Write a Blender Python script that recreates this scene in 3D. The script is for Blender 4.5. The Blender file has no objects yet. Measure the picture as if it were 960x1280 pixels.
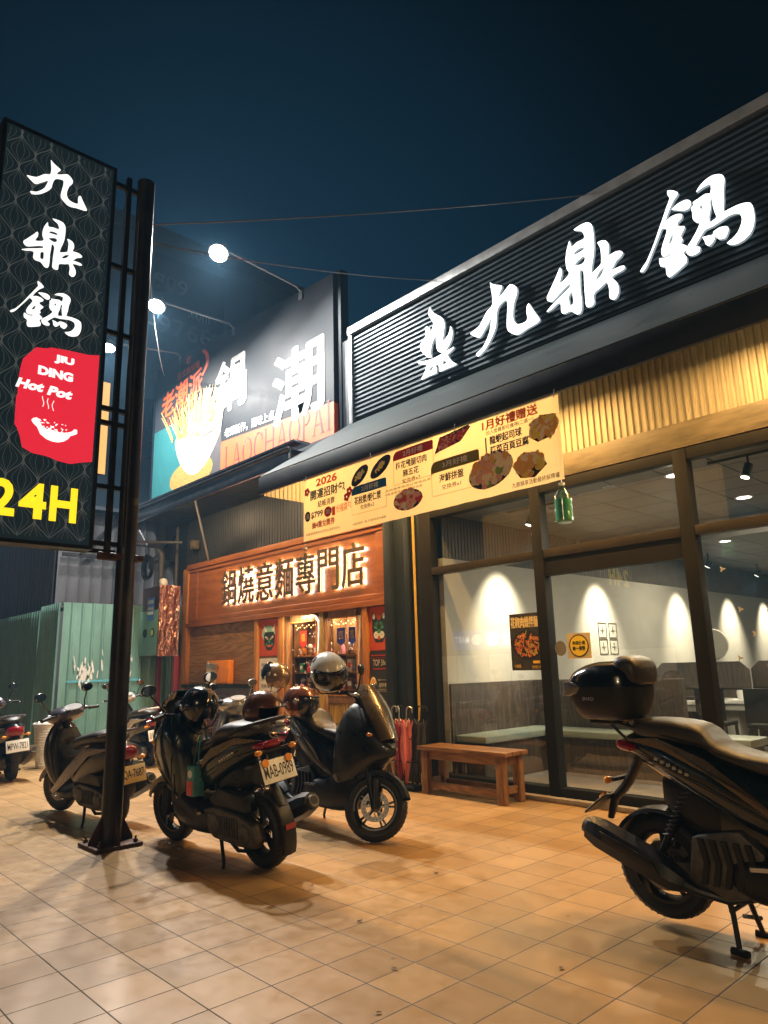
import bpy, bmesh, math, random
from mathutils import Matrix, Vector, noise
random.seed(7)
PI = math.pi
S = bpy.context.scene
COL = S.collection

# ------------------------------------------------------------------ camera
def cam_axes(yaw, pitch, roll):
    cy, sy, cp, sp = math.cos(yaw), math.sin(yaw), math.cos(pitch), math.sin(pitch)
    f = Vector((-sy*cp, cy*cp, sp)); r0 = Vector((cy, sy, 0)); u0 = r0.cross(f)
    cr, sr = math.cos(roll), math.sin(roll)
    return r0*cr + u0*sr, -r0*sr + u0*cr, f
cd = bpy.data.cameras.new('camera'); cam = bpy.data.objects.new('camera', cd); COL.objects.link(cam)
r_, u_, f_ = cam_axes(.81633, .217305, -.025557)
cam.matrix_world = Matrix(((r_.x, u_.x, -f_.x, 0), (r_.y, u_.y, -f_.y, 0), (r_.z, u_.z, -f_.z, 1.5), (0, 0, 0, 1)))
cd.sensor_fit = 'VERTICAL'; cd.sensor_height = 36; cd.sensor_width = 27; cd.lens = 877.8/1280*36
cd.clip_start = .05; cd.clip_end = 3000
S.camera = cam

# ------------------------------------------------------------------ night sky
W = bpy.data.worlds.new('World'); S.world = W; W.use_nodes = True
nt = W.node_tree; nd = nt.nodes; lk = nt.links
for n in list(nd): nd.remove(n)
wo = nd.new('ShaderNodeOutputWorld'); bg = nd.new('ShaderNodeBackground')
tc = nd.new('ShaderNodeTexCoord')
def wdot(dirv, lo, hi, c0, c1):
    v = nd.new('ShaderNodeVectorMath'); v.operation = 'DOT_PRODUCT'
    v.inputs[1].default_value = Vector(dirv).normalized(); lk.new(tc.outputs['Generated'], v.inputs[0])
    m = nd.new('ShaderNodeMapRange'); m.interpolation_type = 'SMOOTHSTEP'
    m.inputs['From Min'].default_value = lo; m.inputs['From Max'].default_value = hi; lk.new(v.outputs['Value'], m.inputs['Value'])
    x = nd.new('ShaderNodeMix'); x.data_type = 'RGBA'; lk.new(m.outputs['Result'], x.inputs['Factor'])
    x.inputs['A'].default_value = (*c0, 1); x.inputs['B'].default_value = (*c1, 1)
    return x.outputs['Result']
def wadd(a, b):
    x = nd.new('ShaderNodeMix'); x.data_type = 'RGBA'; x.blend_type = 'ADD'; x.inputs['Factor'].default_value = 1
    lk.new(a, x.inputs['A']); lk.new(b, x.inputs['B']); return x.outputs['Result']
sky = nd.new('ShaderNodeTexSky'); sky.sky_type = 'NISHITA'; sky.sun_disc = False
sky.sun_elevation = math.radians(-4); sky.sun_rotation = math.radians(250)
hs = nd.new('ShaderNodeMix'); hs.data_type = 'RGBA'; hs.blend_type = 'MULTIPLY'; hs.inputs['Factor'].default_value = 1
lk.new(sky.outputs['Color'], hs.inputs['A']); hs.inputs['B'].default_value = (.001, .002, .003, 1)
glow = wdot((-.80, .50, .36), .78, 1.03, (.0001, .0008, .0015), (.0035, .019, .038))  # bluish lobe painted into the sky to imitate bloom around the floodlights
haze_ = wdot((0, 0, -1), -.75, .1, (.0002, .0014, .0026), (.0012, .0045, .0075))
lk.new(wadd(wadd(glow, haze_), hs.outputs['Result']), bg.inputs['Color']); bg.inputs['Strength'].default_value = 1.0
lk.new(bg.outputs['Background'], wo.inputs['Surface'])

S.view_settings.view_transform = 'Standard'; S.view_settings.look = 'None'
S.view_settings.exposure = 0.22; S.view_settings.gamma = 1.0; S.view_settings.use_curve_mapping = False
S.render.engine = 'CYCLES'
cy_ = S.cycles
cy_.use_denoising = True
try: cy_.denoiser = 'OPENIMAGEDENOISE'; cy_.denoising_input_passes = 'RGB_ALBEDO_NORMAL'; cy_.denoising_prefilter = 'ACCURATE'
except Exception: pass
cy_.max_bounces = 7; cy_.diffuse_bounces = 3; cy_.glossy_bounces = 4; cy_.transmission_bounces = 4; cy_.transparent_max_bounces = 10
cy_.sample_clamp_indirect = 4.0; cy_.caustics_reflective = False; cy_.caustics_refractive = False
cy_.use_light_tree = True
FLOOD_W = 580      # watts of each floodlight
TUBE_W = 118        # watts of each warm tube lamp
ADDED_LAMP_W = 760     # watts of the unseen street lamp added to light the banner

# ------------------------------------------------------------------ materials
def mat(name, col, rough=.5, metal=0.0, var=.12, scale=6.0, bump=0.0, emit=None, es=0.0, coat=0.0, stretch=None, spec=.5, bscale=None, rvar=.15, trans=0.0, bdist=.01):
    m = bpy.data.materials.new(name); m.use_nodes = True
    n = m.node_tree.nodes; l = m.node_tree.links; b = n['Principled BSDF']
    t = n.new('ShaderNodeTexCoord'); src = t.outputs['Object']
    if stretch:
        mp = n.new('ShaderNodeMapping'); mp.inputs['Scale'].default_value = stretch; l.new(src, mp.inputs['Vector']); src = mp.outputs['Vector']
    nz = n.new('ShaderNodeTexNoise'); nz.inputs['Scale'].default_value = scale; nz.inputs['Detail'].default_value = 6; nz.inputs['Roughness'].default_value = .62
    l.new(src, nz.inputs['Vector'])
    rp = n.new('ShaderNodeMapRange'); rp.inputs['From Min'].default_value = .3; rp.inputs['From Max'].default_value = .7
    rp.inputs['To Min'].default_value = 1-var; rp.inputs['To Max'].default_value = 1+var; l.new(nz.outputs['Fac'], rp.inputs['Value'])
    mx = n.new('ShaderNodeVectorMath'); mx.operation = 'SCALE'; mx.inputs[0].default_value = col[:3]; l.new(rp.outputs['Result'], mx.inputs['Scale'])
    l.new(mx.outputs['Vector'], b.inputs['Base Color'])
    rr = n.new('ShaderNodeMapRange'); rr.inputs['From Min'].default_value = .3; rr.inputs['From Max'].default_value = .7
    rr.inputs['To Min'].default_value = max(.02, rough*(1-rvar)); rr.inputs['To Max'].default_value = min(1, rough*(1+rvar)); l.new(nz.outputs['Fac'], rr.inputs['Value'])
    l.new(rr.outputs['Result'], b.inputs['Roughness'])
    b.inputs['Metallic'].default_value = metal; b.inputs['Specular IOR Level'].default_value = spec
    if coat: b.inputs['Coat Weight'].default_value = coat; b.inputs['Coat Roughness'].default_value = .08
    if bump:
        z2 = nz
        if bscale:
            z2 = n.new('ShaderNodeTexNoise'); z2.inputs['Scale'].default_value = bscale; z2.inputs['Detail'].default_value = 3; l.new(src, z2.inputs['Vector'])
        bp = n.new('ShaderNodeBump'); bp.inputs['Strength'].default_value = bump; bp.inputs['Distance'].default_value = bdist
        l.new(z2.outputs['Fac'], bp.inputs['Height']); l.new(bp.outputs['Normal'], b.inputs['Normal'])
    if emit is not None:
        b.inputs['Emission Color'].default_value = (*emit[:3], 1); b.inputs['Emission Strength'].default_value = es
    if trans:
        tl = n.new('ShaderNodeBsdfTranslucent'); l.new(mx.outputs['Vector'], tl.inputs['Color'])
        ms = n.new('ShaderNodeMixShader'); ms.inputs[0].default_value = trans
        l.new(b.outputs[0], ms.inputs[1]); l.new(tl.outputs[0], ms.inputs[2]); l.new(ms.outputs[0], n['Material Output'].inputs['Surface'])
    return m

def wood(name, c1, c2, rough=.45, axis='X', scale=3.0, ring=9.0, bump=.12, coat=.0):
    m = bpy.data.materials.new(name); m.use_nodes = True
    n = m.node_tree.nodes; l = m.node_tree.links; b = n['Principled BSDF']
    t = n.new('ShaderNodeTexCoord'); mp = n.new('ShaderNodeMapping')
    sc = {'X': (.12, 1, 1), 'Y': (1, .12, 1), 'Z': (1, 1, .12)}[axis]; mp.inputs['Scale'].default_value = sc
    l.new(t.outputs['Object'], mp.inputs['Vector'])
    n1 = n.new('ShaderNodeTexNoise'); n1.inputs['Scale'].default_value = scale; n1.inputs['Detail'].default_value = 2; n1.inputs['Distortion'].default_value = .5
    l.new(mp.outputs['Vector'], n1.inputs['Vector'])
    mu = n.new('ShaderNodeMath'); mu.operation = 'MULTIPLY'; mu.inputs[1].default_value = ring; l.new(n1.outputs['Fac'], mu.inputs[0])
    fr = n.new('ShaderNodeMath'); fr.operation = 'PINGPONG'; fr.inputs[1].default_value = .5; l.new(mu.outputs[0], fr.inputs[0])
    n2 = n.new('ShaderNodeTexNoise'); n2.inputs['Scale'].default_value = scale*22; n2.inputs['Detail'].default_value = 4; l.new(mp.outputs['Vector'], n2.inputs['Vector'])
    ad = n.new('ShaderNodeMath'); ad.operation = 'ADD'; l.new(fr.outputs[0], ad.inputs[0]); l.new(n2.outputs['Fac'], ad.inputs[1])
    rp = n.new('ShaderNodeValToRGB'); rp.color_ramp.elements[0].position = .35; rp.color_ramp.elements[1].position = .95
    rp.color_ramp.elements[0].color = (*c1, 1); rp.color_ramp.elements[1].color = (*c2, 1); l.new(ad.outputs[0], rp.inputs['Fac'])
    l.new(rp.outputs['Color'], b.inputs['Base Color']); b.inputs['Roughness'].default_value = rough
    if coat: b.inputs['Coat Weight'].default_value = coat; b.inputs['Coat Roughness'].default_value = .15
    bp = n.new('ShaderNodeBump'); bp.inputs['Strength'].default_value = bump; bp.inputs['Distance'].default_value = .004
    l.new(ad.outputs[0], bp.inputs['Height']); l.new(bp.outputs['Normal'], b.inputs['Normal'])
    return m

def glass_mat(name, tint=(.9, .93, .92), f0=.075, rough=0.0):
    m = bpy.data.materials.new(name); m.use_nodes = True
    n = m.node_tree.nodes; l = m.node_tree.links; n.remove(n['Principled BSDF'])
    g = n.new('ShaderNodeNewGeometry'); d = n.new('ShaderNodeVectorMath'); d.operation = 'DOT_PRODUCT'
    l.new(g.outputs['Normal'], d.inputs[0]); l.new(g.outputs['Incoming'], d.inputs[1])
    a = n.new('ShaderNodeMath'); a.operation = 'ABSOLUTE'; l.new(d.outputs['Value'], a.inputs[0])
    s = n.new('ShaderNodeMath'); s.operation = 'SUBTRACT'; s.inputs[0].default_value = 1; l.new(a.outputs[0], s.inputs[1])
    p = n.new('ShaderNodeMath'); p.operation = 'POWER'; p.inputs[1].default_value = 5; l.new(s.outputs[0], p.inputs[0])
    q = n.new('ShaderNodeMath'); q.operation = 'MULTIPLY_ADD'; q.inputs[1].default_value = 1-f0; q.inputs[2].default_value = f0; l.new(p.outputs[0], q.inputs[0])
    nz = n.new('ShaderNodeTexNoise'); nz.inputs['Scale'].default_value = 2.5; nz.inputs['Detail'].default_value = 5
    mr = n.new('ShaderNodeMapRange'); mr.inputs['From Min'].default_value = .35; mr.inputs['From Max'].default_value = .75
    mr.inputs['To Min'].default_value = rough; mr.inputs['To Max'].default_value = rough+.02; l.new(nz.outputs['Fac'], mr.inputs['Value'])
    tr = n.new('ShaderNodeBsdfTransparent'); tr.inputs['Color'].default_value = (*tint, 1)
    gl = n.new('ShaderNodeBsdfGlossy'); l.new(mr.outputs[0], gl.inputs['Roughness'])
    mx = n.new('ShaderNodeMixShader'); l.new(q.outputs[0], mx.inputs[0]); l.new(tr.outputs[0], mx.inputs[1]); l.new(gl.outputs[0], mx.inputs[2])
    l.new(mx.outputs[0], n['Material Output'].inputs['Surface'])
    return m

def emis(name, col, strength):
    m = mat(name, tuple(c*.8 for c in col), .5, emit=col, es=strength)
    return m

def floor_mat():
    m = bpy.data.materials.new('floor_tiles'); m.use_nodes = True
    n = m.node_tree.nodes; l = m.node_tree.links; b = n['Principled BSDF']
    def math_(op, a, bb=None, c=None, clamp=False):
        x = n.new('ShaderNodeMath'); x.operation = op; x.use_clamp = clamp
        for i, v in enumerate((a, bb, c)):
            if v is None: continue
            if isinstance(v, (int, float)): x.inputs[i].default_value = v
            else: l.new(v, x.inputs[i])
        return x.outputs[0]
    t = n.new('ShaderNodeTexCoord'); sp = n.new('ShaderNodeSeparateXYZ'); l.new(t.outputs['Object'], sp.inputs[0])
    px, py = .3164, .338
    ux = math_('DIVIDE', math_('ADD', sp.outputs['X'], 1.625+px*200), px)
    uy = math_('DIVIDE', math_('ADD', sp.outputs['Y'], -3.195+py*200), py)
    wob = n.new('ShaderNodeTexNoise'); wob.inputs['Scale'].default_value = 14; wob.inputs['Detail'].default_value = 3; l.new(t.outputs['Object'], wob.inputs['Vector'])
    def edge(u, p):
        f = math_('FRACT', u); e = math_('MULTIPLY', math_('MINIMUM', f, math_('SUBTRACT', 1, f)), p)
        return e
    e = math_('MINIMUM', edge(ux, px), edge(uy, py))
    e2 = math_('ADD', e, math_('MULTIPLY', math_('SUBTRACT', wob.outputs['Fac'], .5), .0016))
    g = n.new('ShaderNodeMapRange'); g.inputs['From Min'].default_value = .0022; g.inputs['From Max'].default_value = .0044; l.new(e2, g.inputs['Value'])
    cx = n.new('ShaderNodeCombineXYZ'); l.new(math_('FLOOR', ux), cx.inputs[0]); l.new(math_('FLOOR', uy), cx.inputs[1])
    wn = n.new('ShaderNodeTexWhiteNoise'); wn.noise_dimensions = '2D'; l.new(cx.outputs[0], wn.inputs['Vector'])
    big = n.new('ShaderNodeTexNoise'); big.inputs['Scale'].default_value = .9; big.inputs['Detail'].default_value = 5; big.inputs['Roughness'].default_value = .6; l.new(t.outputs['Object'], big.inputs['Vector'])
    med = n.new('ShaderNodeTexNoise'); med.inputs['Scale'].default_value = 7; med.inputs['Detail'].default_value = 8; med.inputs['Roughness'].default_value = .7; l.new(t.outputs['Object'], med.inputs['Vector'])
    fin = n.new('ShaderNodeTexNoise'); fin.inputs['Scale'].default_value = 160; fin.inputs['Detail'].default_value = 3; l.new(t.outputs['Object'], fin.inputs['Vector'])
    v = math_('MULTIPLY', math_('SUBTRACT', wn.outputs['Value'], .5), .26)
    v = math_('ADD', v, math_('MULTIPLY', math_('SUBTRACT', big.outputs['Fac'], .5), .38))
    v = math_('ADD', v, math_('MULTIPLY', math_('SUBTRACT', med.outputs['Fac'], .5), .42))
    v = math_('ADD', v, math_('MULTIPLY', math_('SUBTRACT', fin.outputs['Fac'], .5), .25))
    v = math_('ADD', v, 1.0)
    # small dark specks and a few gum spots
    vo = n.new('ShaderNodeTexVoronoi'); vo.inputs['Scale'].default_value = 3.1; l.new(t.outputs['Object'], vo.inputs['Vector'])
    vr = n.new('ShaderNodeMapRange'); vr.inputs['From Min'].default_value = .016; vr.inputs['From Max'].default_value = .05; vr.inputs['To Min'].default_value = .35; vr.inputs['To Max'].default_value = 1; l.new(vo.outputs['Distance'], vr.inputs['Value'])
    v = math_('MULTIPLY', v, vr.outputs['Result'])
    st = n.new('ShaderNodeTexNoise'); st.inputs['Scale'].default_value = 2.3; st.inputs['Detail'].default_value = 4; st.inputs['Distortion'].default_value = .8; l.new(t.outputs['Object'], st.inputs['Vector'])
    s2 = n.new('ShaderNodeMapRange'); s2.inputs['From Min'].default_value = .56; s2.inputs['From Max'].default_value = .70; s2.inputs['To Min'].default_value = 1; s2.inputs['To Max'].default_value = .86; l.new(st.outputs['Fac'], s2.inputs['Value'])
    v = math_('MULTIPLY', v, s2.outputs['Result'])
    sc = n.new('ShaderNodeVectorMath'); sc.operation = 'SCALE'; sc.inputs[0].default_value = (.315, .188, .076); l.new(v, sc.inputs['Scale'])
    mx = n.new('ShaderNodeMix'); mx.data_type = 'RGBA'; mx.inputs['A'].default_value = (.032, .023, .017, 1)
    l.new(g.outputs['Result'], mx.inputs['Factor']); l.new(sc.outputs['Vector'], mx.inputs['B']); l.new(mx.outputs['Result'], b.inputs['Base Color'])
    rg = math_('ADD', math_('MULTIPLY', med.outputs['Fac'], .42), .17)
    rg = math_('ADD', rg, math_('MULTIPLY', math_('SUBTRACT', 1, g.outputs['Result']), .4), clamp=True); l.new(rg, b.inputs['Roughness'])
    hgt = math_('ADD', math_('MULTIPLY', g.outputs['Result'], .8), math_('ADD', math_('MULTIPLY', fin.outputs['Fac'], .08), math_('MULTIPLY', wn.outputs['Value'], .12)))
    bp = n.new('ShaderNodeBump'); bp.inputs['Strength'].default_value = .5; bp.inputs['Distance'].default_value = .004; l.new(hgt, bp.inputs['Height']); l.new(bp.outputs['Normal'], b.inputs['Normal'])
    return m

M = {}
M['floor'] = floor_mat()
M['navy'] = mat('navy_painted_steel', (.018, .026, .036), .45, .3)
M['navyrib'] = mat('navy_ribbed_steel', (.075, .105, .13), .38, .35, scale=2, stretch=(1, 1, 4))
M['awning'] = mat('weathered_awning_sheet', (.05, .066, .07), .7, 0, var=.35, spec=.12, scale=1.6, stretch=(.6, 2.2, 2.2), bump=.35, bscale=3)
M['coping'] = mat('grey_coping_metal', (.5, .52, .53), .35, .6, var=.15)
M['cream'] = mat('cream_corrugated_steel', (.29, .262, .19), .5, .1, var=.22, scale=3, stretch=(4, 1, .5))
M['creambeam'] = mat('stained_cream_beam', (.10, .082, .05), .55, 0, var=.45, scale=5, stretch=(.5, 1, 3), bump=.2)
M['frame'] = mat('dark_bronze_window_frame', (.008, .007, .006), .6, 0, spec=.15, var=.25, scale=5)
M['framelite'] = mat('bronze_rail', (.022, .016, .010), .5, 0, spec=.25, var=.25, scale=5)
M['glass'] = glass_mat('window_glass', f0=.10)
M['doorglass'] = glass_mat('door_glass', (.95, .92, .88), .05)
M['white'] = mat('white_plaster', (.78, .77, .73), .75, var=.05)
M['greyplaster'] = mat('grey_plaster', (.40, .385, .34), .8, var=.08, scale=2)
M['whitepaint'] = mat('white_painted_metal', (.75, .76, .75), .4, .1)
M['ceil'] = mat('dark_ceiling_tile', (.10, .09, .08), .5, var=.25, scale=3)
M['darkwood'] = wood('dark_wood_panel', (.025, .018, .014), (.075, .055, .04), axis='Z', scale=5)
M['benchwood'] = wood('teak_bench', (.10, .045, .016), (.27, .135, .05), axis='X', scale=6, coat=.15, rough=.4)
M['benchwoodz'] = wood('teak_bench_leg', (.10, .045, .016), (.27, .135, .05), axis='Z', scale=6, coat=.15, rough=.4)
M['orangewood'] = wood('varnished_orange_wood', (.22, .072, .018), (.33, .112, .03), axis='X', scale=2, coat=.35, rough=.38, bump=.05)
M['orangewoodz'] = wood('varnished_orange_post', (.30, .10, .02), (.48, .2, .045), axis='Z', scale=2, coat=.3, rough=.38, bump=.05)
M['ply'] = wood('plywood_sheet', (.16, .075, .025), (.32, .17, .065), axis='X', scale=2.2, ring=14, rough=.5)
M['doorwood'] = wood('yellow_door_wood', (.25, .15, .03), (.45, .29, .07), axis='Z', scale=3, rough=.45)
M['doorframe'] = wood('brown_door_frame', (.12, .05, .014), (.24, .115, .035), axis='Z', scale=3, rough=.4, coat=.2)
M['louver'] = mat('blue_black_ribbed_wall', (.018, .021, .028), .5, .2)
M['steel'] = mat('black_pole_steel', (.022, .02, .019), .42, .5, var=.45, scale=4, bump=.12, bscale=30)
M['rust'] = mat('rusty_steel', (.07, .032, .018), .7, .3, var=.5, scale=9, bump=.3)
M['lampbody'] = mat('grey_lamp_housing', (.25, .26, .27), .4, .6)
M['flood'] = emis('flood_light_face', (1, .97, .92), 60)
M['letter'] = emis('lit_white_letter', (1, .985, .95), 2.2)
M['signblack'] = mat('sign_face_charcoal', (.02, .026, .03), .35, 0, emit=(.005, .012, .015), es=.9)
M['signline'] = mat('sign_face_pattern_line', (.2, .22, .22), .4, emit=(.075, .09, .09), es=.55)
M['signwhite'] = mat('sign_face_white', (.8, .8, .78), .35, emit=(.95, .97, .93), es=1.05)
M['signred'] = mat('sign_face_red', (.6, .03, .05), .35, emit=(.72, .022, .045), es=.85)
M['signyellow'] = mat('sign_face_yellow', (.8, .65, .02), .35, emit=(.98, .72, .02), es=1.0)
M['greenfence'] = mat('pale_green_hoarding_steel', (.15, .30, .255), .42, .1, var=.25, scale=2, stretch=(1, 1, .35))
M['greenfenced'] = mat('old_green_hoarding_steel', (.08, .18, .15), .5, .1, var=.3, scale=2.5, stretch=(1, 1, .3))
M['greyclad'] = mat('grey_cladding', (.075, .075, .08), .6, .1, var=.3, scale=2, stretch=(1, 1, .3))
M['bldg'] = mat('dark_painted_wall', (.10, .16, .22), .8, var=.2, scale=1)
M['bldgtxt'] = mat('painted_number', (.3, .38, .45), .8, var=.2)
M['warmwin'] = emis('lit_room_window', (1, .52, .13), .95)
M['black'] = mat('black_plastic', (.008, .0075, .007), .44, var=.55, scale=7, rvar=.35, spec=.35)
M['blackgloss'] = mat('black_gloss_paint', (.005, .0055, .006), .17, coat=.6, var=.4, scale=9, rvar=.6)
M['blackmatt'] = mat('black_matt_paint', (.007, .0065, .006), .38, coat=.15, spec=.4, var=.4, scale=9, rvar=.5)
M['tealblack'] = mat('dark_green_black_paint', (.004, .010, .010), .2, coat=.55, var=.4, scale=9, rvar=.6)
M['bronzegloss'] = mat('dark_bronze_paint', (.085, .062, .035), .26, .55, coat=.4, var=.15)
M['rubber'] = mat('tyre_rubber', (.007, .007, .007), .62, var=.35, scale=25, bump=.15)
M['rimblack'] = mat('black_wheel_rim', (.03, .03, .03), .35, .6)
M['chrome'] = mat('brushed_steel', (.5, .5, .5), .36, 1.0, var=.15, scale=20)
M['engine'] = mat('dusty_engine_casting', (.095, .088, .075), .5, .5, var=.5, scale=14, bump=.15)
M['seatvinyl'] = mat('black_seat_vinyl', (.026, .023, .020), .46, var=.15, scale=20, bump=.08, bscale=240)
M['redlens'] = mat('red_lens', (.2, .004, .012), .15, coat=.5, emit=(.3, .002, .008), es=.03)
M['orangelens'] = mat('orange_lens', (.7, .25, .02), .2, coat=.5)
M['clearlens'] = mat('clear_lens', (.45, .46, .47), .12, .3, coat=.5)
M['platewhite'] = mat('plate_white', (.72, .72, .66), .4, var=.12)
M['plateyellow'] = mat('plate_cream', (.78, .52, .17), .4, var=.12)
M['ink'] = mat('black_ink', (.01, .01, .01), .6)
M['disc'] = mat('brake_disc_steel', (.20, .19, .18), .42, 1.0, var=.2, scale=20)
M['mirror'] = mat('mirror_glass', (.8, .8, .8), .03, 1.0, var=.02)

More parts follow.
